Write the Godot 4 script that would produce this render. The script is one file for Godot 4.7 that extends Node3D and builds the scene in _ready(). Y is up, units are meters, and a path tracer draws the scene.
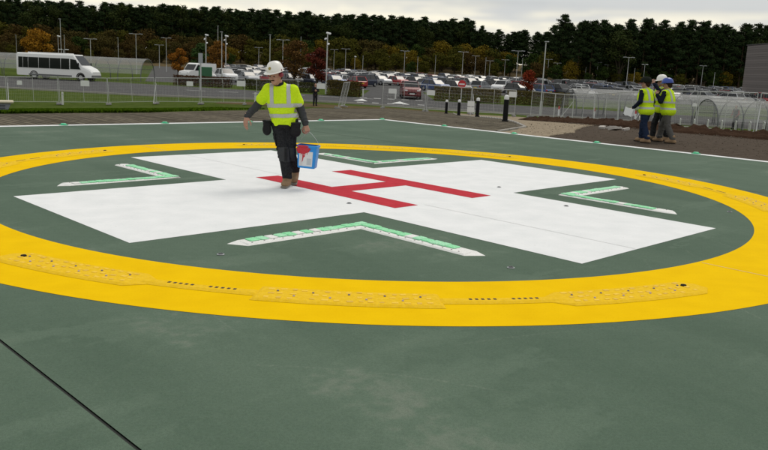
extends Node3D
# Helipad of a hospital beside a car park, overcast autumn day.
# p, q: axes of the landing cross (metres from its centre); x, z: world; y up.

const CX := -0.2396
const CZ := -11.266
const YAW := 0.78174
var CY := cos(YAW)
var SY := sin(YAW)
var M := {}                       # materials
var used := {}                    # names taken at top level
var rng := RandomNumberGenerator.new()

# ------------------------------------------------------------------ mesh collector
class MB:
	var V := PackedVector3Array()
	var N := PackedVector3Array()
	var U := PackedVector2Array()
	var C := PackedColorArray()
	var col := Color(1, 1, 1)
	func tri(a: Vector3, b: Vector3, c: Vector3, na: Vector3, nb: Vector3, nc: Vector3, ua := Vector2.ZERO, ub := Vector2.ZERO, uc := Vector2.ZERO) -> void:
		if (b - a).cross(c - a).dot(na + nb + nc) > 0.0:
			V.append(a); V.append(c); V.append(b)
			N.append(na); N.append(nc); N.append(nb)
			U.append(ua); U.append(uc); U.append(ub)
		else:
			V.append(a); V.append(b); V.append(c)
			N.append(na); N.append(nb); N.append(nc)
			U.append(ua); U.append(ub); U.append(uc)
		C.append(col); C.append(col); C.append(col)
	func flat(a: Vector3, b: Vector3, c: Vector3, out: Vector3) -> void:
		var n := (b - a).cross(c - a).normalized()
		if n.dot(out) < 0.0: n = -n
		tri(a, b, c, n, n, n)
	func quad(a: Vector3, b: Vector3, c: Vector3, d: Vector3, n: Vector3) -> void:
		tri(a, b, c, n, n, n, Vector2(0, 0), Vector2(1, 0), Vector2(1, 1))
		tri(a, c, d, n, n, n, Vector2(0, 0), Vector2(1, 1), Vector2(0, 1))
	func fquad(a: Vector3, b: Vector3, c: Vector3, d: Vector3, out: Vector3) -> void:
		flat(a, b, c, out); flat(a, c, d, out)
	# box with chamfered edges
	func box(c: Vector3, s: Vector3, B := Basis.IDENTITY, bev := 0.0) -> void:
		var h := s * 0.5
		if bev <= 0.0:
			for ax in 3:
				for sg in [-1.0, 1.0]:
					var n := Vector3.ZERO; n[ax] = sg
					var u := Vector3.ZERO; u[(ax + 1) % 3] = h[(ax + 1) % 3]
					var w := Vector3.ZERO; w[(ax + 2) % 3] = h[(ax + 2) % 3]
					var o := n * h[ax]
					quad(c + B * (o - u - w), c + B * (o + u - w), c + B * (o + u + w), c + B * (o - u + w), B * n)
			return
		var b := minf(bev, minf(h.x, minf(h.y, h.z)) * 0.9)
		for ax in 3:
			var a1 := (ax + 1) % 3
			var a2 := (ax + 2) % 3
			for sg in [-1.0, 1.0]:
				var n := Vector3.ZERO; n[ax] = sg
				var u := Vector3.ZERO; u[a1] = h[a1] - b
				var w := Vector3.ZERO; w[a2] = h[a2] - b
				var o := n * h[ax]
				quad(c + B * (o - u - w), c + B * (o + u - w), c + B * (o + u + w), c + B * (o - u + w), B * n)
			# edges along ax
			for s1 in [-1.0, 1.0]:
				for s2 in [-1.0, 1.0]:
					var e := Vector3.ZERO; e[ax] = h[ax] - b
					var p1 := Vector3.ZERO; p1[a1] = s1 * h[a1]; p1[a2] = s2 * (h[a2] - b)
					var p2 := Vector3.ZERO; p2[a1] = s1 * (h[a1] - b); p2[a2] = s2 * h[a2]
					var n := Vector3.ZERO; n[a1] = s1; n[a2] = s2
					quad(c + B * (p1 - e), c + B * (p1 + e), c + B * (p2 + e), c + B * (p2 - e), (B * n).normalized())
		for sx in [-1.0, 1.0]:
			for sy in [-1.0, 1.0]:
				for sz in [-1.0, 1.0]:
					var q := Vector3(sx, sy, sz)
					flat(c + B * (q * Vector3(h.x, h.y - b, h.z - b)), c + B * (q * Vector3(h.x - b, h.y, h.z - b)), c + B * (q * Vector3(h.x - b, h.y - b, h.z)), B * q)
	func tube(a: Vector3, b: Vector3, ra: float, rb: float, seg := 8, caps := true) -> void:
		var d := (b - a).normalized()
		var u := d.cross(Vector3.UP if absf(d.y) < 0.9 else Vector3.RIGHT).normalized()
		var w := d.cross(u)
		for i in seg:
			var t0 := TAU * i / seg
			var t1 := TAU * (i + 1) / seg
			var n0 := u * cos(t0) + w * sin(t0)
			var n1 := u * cos(t1) + w * sin(t1)
			tri(a + n0 * ra, a + n1 * ra, b + n1 * rb, n0, n1, n1)
			tri(a + n0 * ra, b + n1 * rb, b + n0 * rb, n0, n1, n0)
			if caps:
				tri(a, a + n0 * ra, a + n1 * ra, -d, -d, -d)
				tri(b, b + n0 * rb, b + n1 * rb, d, d, d)
	func path(pts: Array, r: float, seg := 6) -> void:
		for i in pts.size() - 1:
			tube(pts[i], pts[i + 1], r, r, seg, i == 0 or i == pts.size() - 2)
	# profile of Vector2(radius, height) turned about the y axis of xf
	func lathe(prof: Array, seg: int, xf := Transform3D.IDENTITY) -> void:
		for j in prof.size() - 1:
			var p0: Vector2 = prof[j]
			var p1: Vector2 = prof[j + 1]
			var dn := Vector2(p1.y - p0.y, p0.x - p1.x).normalized()
			for i in seg:
				var t0 := TAU * i / seg
				var t1 := TAU * (i + 1) / seg
				var e0 := Vector3(cos(t0), 0, sin(t0))
				var e1 := Vector3(cos(t1), 0, sin(t1))
				var n0 := (xf.basis * (e0 * dn.x + Vector3.UP * dn.y)).normalized()
				var n1 := (xf.basis * (e1 * dn.x + Vector3.UP * dn.y)).normalized()
				var a := xf * (e0 * p0.x + Vector3.UP * p0.y)
				var b := xf * (e1 * p0.x + Vector3.UP * p0.y)
				var c := xf * (e1 * p1.x + Vector3.UP * p1.y)
				var d := xf * (e0 * p1.x + Vector3.UP * p1.y)
				if p0.x > 1e-5: tri(a, b, c, n0, n1, n1)
				if p1.x > 1e-5: tri(a, c, d, n0, n1, n0)
	# polygon (x, y) given depth along z
	func prism(poly: PackedVector2Array, z0: float, z1: float, xf := Transform3D.IDENTITY) -> void:
		var ids := Geometry2D.triangulate_polygon(poly)
		var nf := (xf.basis * Vector3(0, 0, 1)).normalized()
		for i in range(0, ids.size(), 3):
			for k in 2:
				var z: float = z0 if k == 0 else z1
				var n := nf * (-1.0 if k == 0 else 1.0) * signf(z1 - z0)
				var a: Vector2 = poly[ids[i]]
				var b: Vector2 = poly[ids[i + 1]]
				var c: Vector2 = poly[ids[i + 2]]
				tri(xf * Vector3(a.x, a.y, z), xf * Vector3(b.x, b.y, z), xf * Vector3(c.x, c.y, z), n, n, n)
		var cw := Geometry2D.is_polygon_clockwise(poly)
		for i in poly.size():
			var a: Vector2 = poly[i]
			var b: Vector2 = poly[(i + 1) % poly.size()]
			var n2 := Vector2(b.y - a.y, a.x - b.x).normalized() * (-1.0 if cw else 1.0)
			var n := (xf.basis * Vector3(n2.x, n2.y, 0)).normalized()
			quad(xf * Vector3(a.x, a.y, z0), xf * Vector3(b.x, b.y, z0), xf * Vector3(b.x, b.y, z1), xf * Vector3(a.x, a.y, z1), n)
	# rings of equal length joined, smooth
	func loft(rings: Array, cap := true) -> void:
		var m: int = rings[0].size()
		var mid := Vector3.ZERO
		for r in rings:
			for p in r: mid += p
		mid /= float(m * rings.size())
		for j in rings.size() - 1:
			var ca := Vector3.ZERO
			for p in rings[j]: ca += p
			for p in rings[j + 1]: ca += p
			ca /= 2.0 * m
			for i in m:
				var i2 := (i + 1) % m
				var o: Vector3 = (rings[j][i] + rings[j + 1][i2]) * 0.5 - ca
				fquad(rings[j][i], rings[j][i2], rings[j + 1][i2], rings[j + 1][i], o)
		if cap:
			for e in [0, rings.size() - 1]:
				var cc := Vector3.ZERO
				for p in rings[e]: cc += p
				cc /= float(m)
				for i in m:
					flat(cc, rings[e][i], rings[e][(i + 1) % m], cc - mid)
	func mesh(m: Material = null, colors := false) -> ArrayMesh:
		var a := []
		a.resize(Mesh.ARRAY_MAX)
		a[Mesh.ARRAY_VERTEX] = V
		a[Mesh.ARRAY_NORMAL] = N
		a[Mesh.ARRAY_TEX_UV] = U
		if colors: a[Mesh.ARRAY_COLOR] = C
		var am := ArrayMesh.new()
		am.add_surface_from_arrays(Mesh.PRIMITIVE_TRIANGLES, a)
		if m: am.surface_set_material(0, m)
		return am

# ------------------------------------------------------------------ scene helpers
func numbered(called: String) -> String:
	if not used.has(called):
		used[called] = 0
		return called
	used[called] += 1
	return "%s_%03d" % [called, used[called]]

func tag(o: Node, label: String, category := "", group := "", kind := "") -> Node:
	if label: o.set_meta("label", label)
	if category: o.set_meta("category", category)
	if group: o.set_meta("group", group)
	if kind: o.set_meta("kind", kind)
	return o

func base(called: String, at: Vector3, turn: float, label: String, category: String, group := "") -> Node3D:
	var o := Node3D.new()
	o.name = numbered(called)
	add_child(o)
	o.position = at
	o.rotation.y = turn
	tag(o, label, category, group)
	return o

func part(called: String, mesh: Mesh, m: Material, parent: Node) -> MeshInstance3D:
	var o := MeshInstance3D.new()
	o.mesh = mesh
	if m: o.material_override = m
	o.name = called
	parent.add_child(o, true)
	return o

func put(called: String, b: MB, m: Material, parent: Node) -> MeshInstance3D:
	return part(called, b.mesh(), m, parent)

func structure(called: String, mesh: Mesh, m: Material) -> MeshInstance3D:
	var o := MeshInstance3D.new()
	o.mesh = mesh
	o.material_override = m
	o.name = numbered(called)
	add_child(o)
	o.set_meta("kind", "structure")
	return o

func copy(o: Node3D, at: Vector3, turn: float, label: String, group := "") -> Node3D:
	var c: Node3D = o.duplicate()
	c.name = numbered(String(o.name))
	add_child(c)
	c.position = at
	c.rotation = Vector3(0, turn, 0)
	c.set_meta("label", label)
	if group: c.set_meta("group", group)
	return c

func ordinal(i: int) -> String:
	var w := ["first", "second", "third", "fourth", "fifth", "sixth", "seventh", "eighth", "ninth", "tenth", "eleventh", "twelfth"]
	if i < 12: return w[i]
	var n := i + 1
	var t := "th"
	if n % 100 < 11 or n % 100 > 13:
		t = ["th", "st", "nd", "rd", "th", "th", "th", "th", "th", "th"][n % 10]
	return "%d%s" % [n, t]

# ------------------------------------------------------------------ ground shape
func W(p: float, q: float) -> Vector2:
	return Vector2(CX + p * CY + q * SY, CZ - p * SY + q * CY)

func W3(p: float, q: float, y: float) -> Vector3:
	var w := W(p, q)
	return Vector3(w.x, y, w.y)

func loc(x: float, z: float) -> Vector2:
	var dx := x - CX
	var dz := z - CZ
	return Vector2(dx * CY - dz * SY, dx * SY + dz * CY)

func steps(t: float, xs: Array, ys: Array) -> float:
	if t <= xs[0]: return ys[0]
	for i in xs.size() - 1:
		if t < xs[i + 1]: return lerpf(ys[i], ys[i + 1], (t - xs[i]) / (xs[i + 1] - xs[i]))
	return ys[-1]

func ground(x: float, z: float) -> float:
	var l := loc(x, z)
	var e := maxf(absf(l.x), absf(l.y)) - 11.2
	var sp := 0.064
	if l.x > 0.0: sp -= 0.024 * clampf((l.y + 22.0) / 14.0, 0.0, 1.0)
	var a := (e - 4.0) / 0.8
	var h1 := maxf(-3.0, -0.01 - sp * 0.8 * (log(1.0 + exp(a)) if a < 30.0 else a))
	var d := -z
	var sl := 0.022 + 0.023 * clampf((-x - 8.0) / 14.0, 0.0, 1.0)
	var h2: float
	if d < 80.0: h2 = maxf(-3.0, -1.0 + sl * (d - 80.0))
	else: h2 = steps(d, [80.0, 120.0, 200.0, 240.0, 330.0, 600.0], [-1.0, -0.7, 0.0, 2.5, 6.0, 8.0])
	var k := 0.3
	var t := maxf(k - absf(h1 - h2), 0.0) / k
	return maxf(h1, h2) + t * t * k * 0.25

func G(x: float, z: float) -> Vector3:
	return Vector3(x, ground(x, z), z)

var gx := PackedFloat32Array()
var gz := PackedFloat32Array()
func grid_lines() -> void:
	for v in [-3000.0, -1200.0, -600.0, -350.0, -240.0, -180.0]: gx.append(v)
	var v := -150.0
	while v < -60.0: gx.append(v); v += 10.0
	while v < 60.0: gx.append(v); v += 2.0
	while v <= 150.0: gx.append(v); v += 10.0
	for w in [180.0, 240.0, 350.0, 600.0, 1200.0, 3000.0]: gx.append(w)
	for w in [3000.0, 800.0, 300.0, 150.0, 80.0, 50.0, 30.0]: gz.append(w)
	v = 20.0
	while v > -100.0: gz.append(v); v -= 2.0
	while v > -260.0: gz.append(v); v -= 10.0
	for w in [-280.0, -330.0, -420.0, -600.0, -1200.0, -3000.0]: gz.append(w)

# a sheet laid on the ground inside a polygon of world (x, z) points; uv = p, q in metres
func drape(poly: PackedVector2Array, lift: float) -> ArrayMesh:
	var b := MB.new()
	var bb := Rect2(poly[0], Vector2.ZERO)
	for p in poly: bb = bb.expand(p)
	for i in gx.size() - 1:
		if gx[i + 1] < bb.position.x or gx[i] > bb.end.x: continue
		for j in gz.size() - 1:
			if gz[j] < bb.position.y or gz[j + 1] > bb.end.y: continue
			var c := [Vector2(gx[i], gz[j]), Vector2(gx[i + 1], gz[j]), Vector2(gx[i + 1], gz[j + 1]), Vector2(gx[i], gz[j + 1])]
			var h := []
			for k in 4: h.append(Vector3(c[k].x, ground(c[k].x, c[k].y) + lift, c[k].y))
			for t in [[0, 1, 2], [0, 2, 3]]:
				var t2 := PackedVector2Array([c[t[0]], c[t[1]], c[t[2]]])
				var h0: Vector3 = h[t[0]]
				var n: Vector3 = (h[t[1]] - h0).cross(h[t[2]] - h0).normalized()
				if n.y < 0: n = -n
				for piece in Geometry2D.intersect_polygons(t2, poly):
					for q in range(1, piece.size() - 1):
						var v3 := []
						var uv := []
						for w in [piece[0], piece[q], piece[q + 1]]:
							v3.append(Vector3(w.x, h0.y - (n.x * (w.x - h0.x) + n.z * (w.y - h0.z)) / n.y, w.y))
							uv.append(loc(w.x, w.y))
						b.tri(v3[0], v3[1], v3[2], n, n, n, uv[0], uv[1], uv[2])
	return b.mesh()

func local_poly(a: Array) -> PackedVector2Array:
	var r := PackedVector2Array()
	for p in a: r.append(W(p[0], p[1]))
	return r

func world_poly(a: Array) -> PackedVector2Array:
	var r := PackedVector2Array()
	for p in a: r.append(Vector2(p[0], p[1]))
	return r

# ------------------------------------------------------------------ materials
func lin(r: float, g: float, b: float) -> Color:
	return Color(r, g, b).linear_to_srgb()

func noise(seed_: int, freq: float, oct := 4) -> FastNoiseLite:
	var n := FastNoiseLite.new()
	n.seed = seed_
	n.noise_type = FastNoiseLite.TYPE_SIMPLEX_SMOOTH
	n.frequency = freq
	n.fractal_octaves = oct
	return n

# two-scale mottle between linear colours a and b; dots of colour c where fine noise peaks
func mottle(a: Vector3, b: Vector3, seed_: int, freq: float, size := 512, fine := 0.35, c := Vector3.ZERO, cut := 2.0) -> ImageTexture:
	var n1 := noise(seed_, freq).get_seamless_image(size, size)
	var n2 := noise(seed_ + 7, 0.22, 2).get_seamless_image(size, size)
	var d1 := n1.get_data()
	var d2 := n2.get_data()
	var out := PackedByteArray()
	out.resize(size * size * 3)
	var lut := PackedByteArray()
	lut.resize(256 * 3)
	for i in 256:
		var t := i / 255.0
		var k := lin(lerpf(a.x, b.x, t), lerpf(a.y, b.y, t), lerpf(a.z, b.z, t))
		lut[i * 3] = int(k.r * 255); lut[i * 3 + 1] = int(k.g * 255); lut[i * 3 + 2] = int(k.b * 255)
	var kc := lin(c.x, c.y, c.z)
	for i in size * size:
		var t := d1[i] * (1.0 - fine) + d2[i] * fine
		var q := clampi(int((t - 127.0) * 1.35 + 127.0), 0, 255) * 3
		if d2[i] > cut * 255.0:
			out[i * 3] = int(kc.r * 255); out[i * 3 + 1] = int(kc.g * 255); out[i * 3 + 2] = int(kc.b * 255)
		else:
			out[i * 3] = lut[q]; out[i * 3 + 1] = lut[q + 1]; out[i * 3 + 2] = lut[q + 2]
	return ImageTexture.create_from_image(Image.create_from_data(size, size, false, Image.FORMAT_RGB8, out))

func grain(seed_: int, freq: float, strength: float) -> ImageTexture:
	var im := noise(seed_, freq, 3).get_seamless_image(256, 256)
	im.bump_map_to_normal_map(strength)
	return ImageTexture.create_from_image(im)

func plain(r: float, g: float, b: float, rough := 0.6, metal := 0.0) -> StandardMaterial3D:
	var m := StandardMaterial3D.new()
	m.albedo_color = lin(r, g, b)
	m.roughness = rough
	m.metallic = metal
	return m

func rough_mat(a: Vector3, b: Vector3, seed_: int, metres: float, freq: float, rough := 0.8, bump := 0.0, c := Vector3.ZERO, cut := 2.0, world := true) -> StandardMaterial3D:
	var m := StandardMaterial3D.new()
	m.albedo_texture = mottle(a, b, seed_, freq, 512, 0.35, c, cut)
	m.roughness = rough
	m.uv1_triplanar = true
	m.uv1_world_triplanar = world
	m.uv1_scale = Vector3.ONE / metres
	if bump > 0.0:
		m.normal_enabled = true
		m.normal_texture = grain(seed_ + 3, 0.08, 4.0)
		m.normal_scale = bump
	return m

# ------------------------------------------------------------------ helipad
func pad_texture() -> ImageTexture:
	var S := 1536
	var a := noise(11, 0.0045, 5).get_image(S, S).get_data()       # broad patches
	var i2 := noise(12, 0.012, 4).get_image(S, S / 6)               # roller strokes, drawn out along one axis
	i2.resize(S, S, Image.INTERPOLATE_CUBIC)
	var b := i2.get_data()
	var c := noise(13, 0.11, 3).get_image(S, S).get_data()          # grit
	var i4 := noise(15, 0.02, 5).get_image(S / 4, S)
	i4.resize(S, S, Image.INTERPOLATE_CUBIC)
	var d := i4.get_data()
	var out := PackedByteArray()
	out.resize(S * S * 3)
	var g := [Vector3(0.098, 0.149, 0.108), Vector3(0.134, 0.192, 0.142), Vector3(0.27, 0.29, 0.24)]
	var lut := PackedByteArray()
	lut.resize(512 * 3)
	for i in 512:
		var v: Vector3 = g[0].lerp(g[1], i / 255.0) if i < 256 else g[1].lerp(g[2], (i - 256) / 255.0)
		var k := lin(v.x, v.y, v.z)
		lut[i * 3] = int(k.r * 255); lut[i * 3 + 1] = int(k.g * 255); lut[i * 3 + 2] = int(k.b * 255)
	for i in S * S:
		var t := (a[i] - 128) * 0.6 + (b[i] - 128) * 0.75 + (c[i] - 128) * 0.35 + 105.0
		# dried dust left in drawn-out smears
		var s := (d[i] - 158) * 2.3 + (a[i] - 118) * 0.6 + (b[i] - 128) * 0.5 + (c[i] - 128) * 0.5
		if s > 0.0: t = maxf(t, 140.0) + minf(s, 150.0) * 0.8
		var q := clampi(int(t), 0, 511) * 3
		out[i * 3] = lut[q]; out[i * 3 + 1] = lut[q + 1]; out[i * 3 + 2] = lut[q + 2]
	# dry scuffs: thin pale strokes dragged across the coating
	var r := RandomNumberGenerator.new()
	r.seed = 77
	for k in 260:
		var x := r.randf() * S
		var y := r.randf() * S
		var an := r.randf_range(-0.5, 0.5) + (PI * 0.75 if r.randf() < 0.6 else 0.3)
		var n := int(r.randf_range(12, 110))
		var cu := r.randf_range(-0.01, 0.01)
		var s := r.randf_range(0.05, 0.3)
		for i in n:
			x += cos(an); y += sin(an); an += cu
			var xi := int(x)
			var yi := int(y)
			if xi < 0 or yi < 0 or xi >= S or yi >= S: break
			var o := (yi * S + xi) * 3
			var kk := s * r.randf()
			out[o] = int(lerpf(out[o], 170, kk)); out[o + 1] = int(lerpf(out[o + 1], 174, kk)); out[o + 2] = int(lerpf(out[o + 2], 160, kk))
	return ImageTexture.create_from_image(Image.create_from_data(S, S, false, Image.FORMAT_RGB8, out))

func sheet(poly: Array, y: float) -> ArrayMesh:
	var b := MB.new()
	var pl := PackedVector2Array()
	for p in poly: pl.append(Vector2(p[0], p[1]))
	var ids := Geometry2D.triangulate_polygon(pl)
	for i in range(0, ids.size(), 3):
		var v := []
		for k in 3: v.append(pl[ids[i + k]])
		b.tri(W3(v[0].x, v[0].y, y), W3(v[1].x, v[1].y, y), W3(v[2].x, v[2].y, y), Vector3.UP, Vector3.UP, Vector3.UP, v[0], v[1], v[2])
	return b.mesh()

func arc_block(b: MB, r0: float, r1: float, f0: float, f1: float, h: float, bev: float, R0: float, n: int, taper := 0.0) -> void:
	# low block along an arc with sloped edges; x outward, z along the arc, origin at radius R0
	for i in n:
		var fa := lerpf(f0, f1, float(i) / n)
		var fb := lerpf(f0, f1, float(i + 1) / n)
		var P := func(r: float, f: float, y: float) -> Vector3: return Vector3(r * cos(f) - R0, y, r * sin(f))
		b.fquad(P.call(r0 + bev, fa, h), P.call(r0 + bev, fb, h), P.call(r1 - bev, fb, h), P.call(r1 - bev, fa, h), Vector3.UP)
		b.fquad(P.call(r0, fa, 0), P.call(r0, fb, 0), P.call(r0 + bev, fb, h), P.call(r0 + bev, fa, h), Vector3(-1, 1, 0))
		b.fquad(P.call(r1, fa, 0), P.call(r1, fb, 0), P.call(r1 - bev, fb, h), P.call(r1 - bev, fa, h), Vector3(1, 1, 0))
	for e in 2:
		var f := f0 if e == 0 else f1
		var s := -1.0 if e == 0 else 1.0
		var P := func(r: float, ff: float, y: float) -> Vector3: return Vector3(r * cos(ff) - R0, y, r * sin(ff))
		var df := s * (bev + taper) / R0
		var rm := (r0 + r1) * 0.5
		var w := (r1 - r0) * (0.5 if taper <= 0.0 else 0.18)
		b.fquad(P.call(r0 + bev, f, h), P.call(r1 - bev, f, h), P.call(rm + w, f + df, 0), P.call(rm - w, f + df, 0), Vector3(0, 1, s))
		b.flat(P.call(r0 + bev, f, h), P.call(r0, f, 0), P.call(rm - w, f + df, 0), Vector3(-1, 1, s))
		b.flat(P.call(r1 - bev, f, h), P.call(r1, f, 0), P.call(rm + w, f + df, 0), Vector3(1, 1, s))

func build_pad() -> void:
	var pm := StandardMaterial3D.new()
	pm.albedo_texture = pad_texture()
	pm.roughness = 0.8
	pm.metallic_specular = 0.16
	pm.detail_enabled = true
	pm.detail_albedo = mottle(Vector3(0.62, 0.62, 0.62), Vector3(1.0, 1.0, 1.0), 21, 0.06, 512, 0.65)
	pm.detail_blend_mode = BaseMaterial3D.BLEND_MODE_MUL
	pm.detail_uv_layer = BaseMaterial3D.DETAIL_UV_2
	var hp := Node3D.new()
	hp.name = numbered("helipad")
	add_child(hp)
	tag(hp, "square dark green landing pad of coated concrete slabs", "", "", "structure")
	var cuts := [-11.2, -6.29, 5.4, 11.2]
	for i in 3:
		var p0: float = cuts[i] + (0.01 if i > 0 else 0.0)
		var p1: float = cuts[i + 1] - (0.01 if i < 2 else 0.0)
		var st := SurfaceTool.new()
		st.begin(Mesh.PRIMITIVE_TRIANGLES)
		var q0 := -11.2
		var q1 := 11.2
		var top := [[p0, q0], [p1, q0], [p1, q1], [p0, q1]]
		for t in [[0, 1, 2], [0, 2, 3]]:
			for k in t:
				var c = top[k]
				st.set_normal(Vector3.UP)
				st.set_uv(Vector2((c[0] + 11.2) / 22.4, (c[1] + 11.2) / 22.4))
				st.set_uv2(Vector2(c[0], c[1]) / 0.8)
				st.add_vertex(W3(c[0], c[1], 0.0))
		for k in 4:
			var c = top[k]
			var e = top[(k + 1) % 4]
			var n3 := (W3(c[0], c[1], 0) + W3(e[0], e[1], 0)) * 0.5 - W3((p0 + p1) / 2, 0, 0)
			n3 = n3.normalized()
			for s in [[c, 0.0], [e, 0.0], [e, -0.2], [c, 0.0], [e, -0.2], [c, -0.2]]:
				st.set_normal(n3)
				st.set_uv(Vector2((s[0][0] + 11.2) / 22.4, (s[0][1] + 11.2) / 22.4))
				st.set_uv2(Vector2(s[0][0], s[0][1]) / 0.8)
				st.add_vertex(W3(s[0][0], s[0][1], s[1]))
		part("slab", st.commit(), pm, hp)
	# sealant lying in the joints
	for pc in [-6.29, 5.4]:
		var sb := MB.new()
		sb.box(W3(pc, 0, -0.1), Vector3(0.02, 0.184, 22.38), Basis(Vector3.UP, YAW))
		put("joint_sealant", sb, M.sealant, hp)

	# paint
	var cr := [[-1.5, -4.5], [1.5, -4.5], [1.5, -1.5], [4.5, -1.5], [4.5, 1.5], [1.5, 1.5], [1.5, 4.5], [-1.5, 4.5], [-1.5, 1.5], [-4.5, 1.5], [-4.5, -1.5], [-1.5, -1.5]]
	var paint := Node3D.new()
	paint.name = numbered("helipad_marking")
	add_child(paint)
	tag(paint, "painted white cross, red letter H, yellow ring and white edge line", "", "", "structure")
	part("white_cross", sheet(cr, 0.0022), M.white_paint, paint)
	part("letter_h", sheet([[-0.97, -1.5], [-0.55, -1.5], [-0.55, -0.21], [0.55, -0.21], [0.55, -1.5], [0.97, -1.5], [0.97, 1.5], [0.55, 1.5], [0.55, 0.21], [-0.55, 0.21], [-0.55, 1.5], [-0.97, 1.5]], 0.0044), M.red_paint, paint)
	var rb := MB.new()
	for i in 240:
		var a0 := TAU * i / 240
		var a1 := TAU * (i + 1) / 240
		rb.quad(W3(5.16 * cos(a0), 5.16 * sin(a0), 0.0022), W3(5.16 * cos(a1), 5.16 * sin(a1), 0.0022), W3(6.28 * cos(a1), 6.28 * sin(a1), 0.0022), W3(6.28 * cos(a0), 6.28 * sin(a0), 0.0022), Vector3.UP)
	put("yellow_ring", rb, M.yellow_paint, paint)
	for k in 4:
		var c := [1.0, 0.0, -1.0, 0.0][k] as float
		var s := [0.0, 1.0, 0.0, -1.0][k] as float
		var pl := []
		for w in [[10.9, -11.17], [11.17, -11.17], [11.17, 10.9], [10.9, 10.9]]:
			pl.append([w[0] * c - w[1] * s, w[0] * s + w[1] * c])
		part("edge_line", sheet(pl, 0.0022), M.white_paint, paint)
	# slab joint telegraphing through the paint
	for sg in [[-6.26, -5.18], [-4.48, -1.52], [1.52, 4.48], [5.18, 6.26]]:
		part("joint_line", sheet([[-0.4535, sg[0]], [-0.4465, sg[0]], [-0.4465, sg[1]], [-0.4535, sg[1]]], 0.0046), M.joint, paint)

	build_ring_lights()
	build_chevrons()
	build_edge_lights()
	build_tie_downs()

func build_ring_lights() -> void:
	var R0 := 5.71
	var plate := MB.new()
	arc_block(plate, 5.53, 5.89, -0.118, 0.118, 0.013, 0.03, R0, 8)
	var plate_end := MB.new()
	arc_block(plate_end, 5.53, 5.89, -0.112, 0.112, 0.013, 0.03, R0, 8, 0.12)
	var pad1 := MB.new(); pad1.box(Vector3(0, 0.002, 0), Vector3(0.034, 0.006, 0.04), Basis.IDENTITY, 0.0025)
	var dio := MB.new(); dio.lathe([Vector2(0, 0.009), Vector2(0.008, 0.008), Vector2(0.01, 0.0)], 8)
	var cover := MB.new()
	arc_block(cover, 5.64, 5.78, -0.08, 0.08, 0.013, 0.035, R0, 6)
	var slot := MB.new(); slot.box(Vector3(0, 0.002, 0), Vector3(0.03, 0.004, 0.022))
	var gland := MB.new(); gland.lathe([Vector2(0, 0.014), Vector2(0.022, 0.012), Vector2(0.028, 0.0)], 10)
	var mp := plate.mesh(); var me := plate_end.mesh(); var mb := pad1.mesh(); var md := dio.mesh(); var mc := cover.mesh(); var ms := slot.mesh(); var mg := gland.mesh()
	var side := ["near", "right-hand", "far", "left-hand"]
	var r := RandomNumberGenerator.new(); r.seed = 5
	for g in 4:
		var mid := [134.8, 45.0, -45.0, -135.0][g] as float
		var wh: String = ["front", "right", "back", "left"][g]
		for k in 3:
			var a := deg_to_rad(mid + (k - 1) * 23.5)
			var pos := W3(R0 * cos(a), R0 * sin(a), 0.004)
			var which: String = (["left-hand", "middle", "right-hand"][2 - k]) if g != 2 else (["left-hand", "middle", "right-hand"][k])
			var o := base("ring_light_strip", pos, YAW - a, "%s of three low yellow light strips on the %s of the yellow ring" % [which, wh], "light strip", "yellow light strips on the ring")
			part("base_plate", mp if k == 1 else me, M.yellow_plastic, o)
			for row in 3:
				for i in 15:
					if r.randf() < 0.16: continue
					var f := lerpf(-0.104, 0.104, i / 14.0) + r.randf_range(-0.0028, 0.0028)
					var rr: float = 5.605 + 0.105 * row + r.randf_range(-0.012, 0.012)
					var pb := part("lens_block", mb, M.yellow_lens if (i + row) % 3 else M.yellow_lens2, o)
					pb.position = Vector3(rr * cos(f) - R0, 0.0125, rr * sin(f))
					pb.rotation.y = -f + r.randf_range(-0.25, 0.25)
					pb.scale = Vector3(r.randf_range(0.7, 1.2), r.randf_range(0.6, 1.0), r.randf_range(0.7, 1.3))
			for i in 9:
				var f := lerpf(-0.095, 0.095, i / 8.0)
				var dd := part("diode", md, M.diode if i % 2 == 0 else M.diode2, o)
				dd.position = Vector3((5.658 + 0.105 * (i % 2)) * cos(f) - R0, 0.0125, 5.71 * sin(f))
			if k != 1:
				var f := -0.105 if k == 0 else 0.105
				var gl := part("cable_gland", mg, M.black_rubber, o)
				gl.position = Vector3(5.68 * cos(f) - R0, 0.012, 5.68 * sin(f))
		for k in 2:
			var a := deg_to_rad(mid + (k - 0.5) * 23.5)
			var nm: String = ["left-hand", "right-hand"][1 - k] if g != 2 else ["left-hand", "right-hand"][k]
			var o := base("cable_cover", W3(R0 * cos(a), R0 * sin(a), 0.004), YAW - a, "%s narrow slotted yellow cable cover between light strips, %s of ring" % [nm, wh], "cable cover", "cable covers between ring light strips")
			part("cover", mc, M.yellow_plastic, o)
			for i in 10:
				var f := -0.052 + i * 0.0085 + (0.018 if i >= 5 else 0.0)
				var sl := part("slot", ms, M.slot, o)
				sl.position = Vector3(5.70 * cos(f) - R0, 0.0115, 5.70 * sin(f))
				sl.rotation.y = -f

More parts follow.
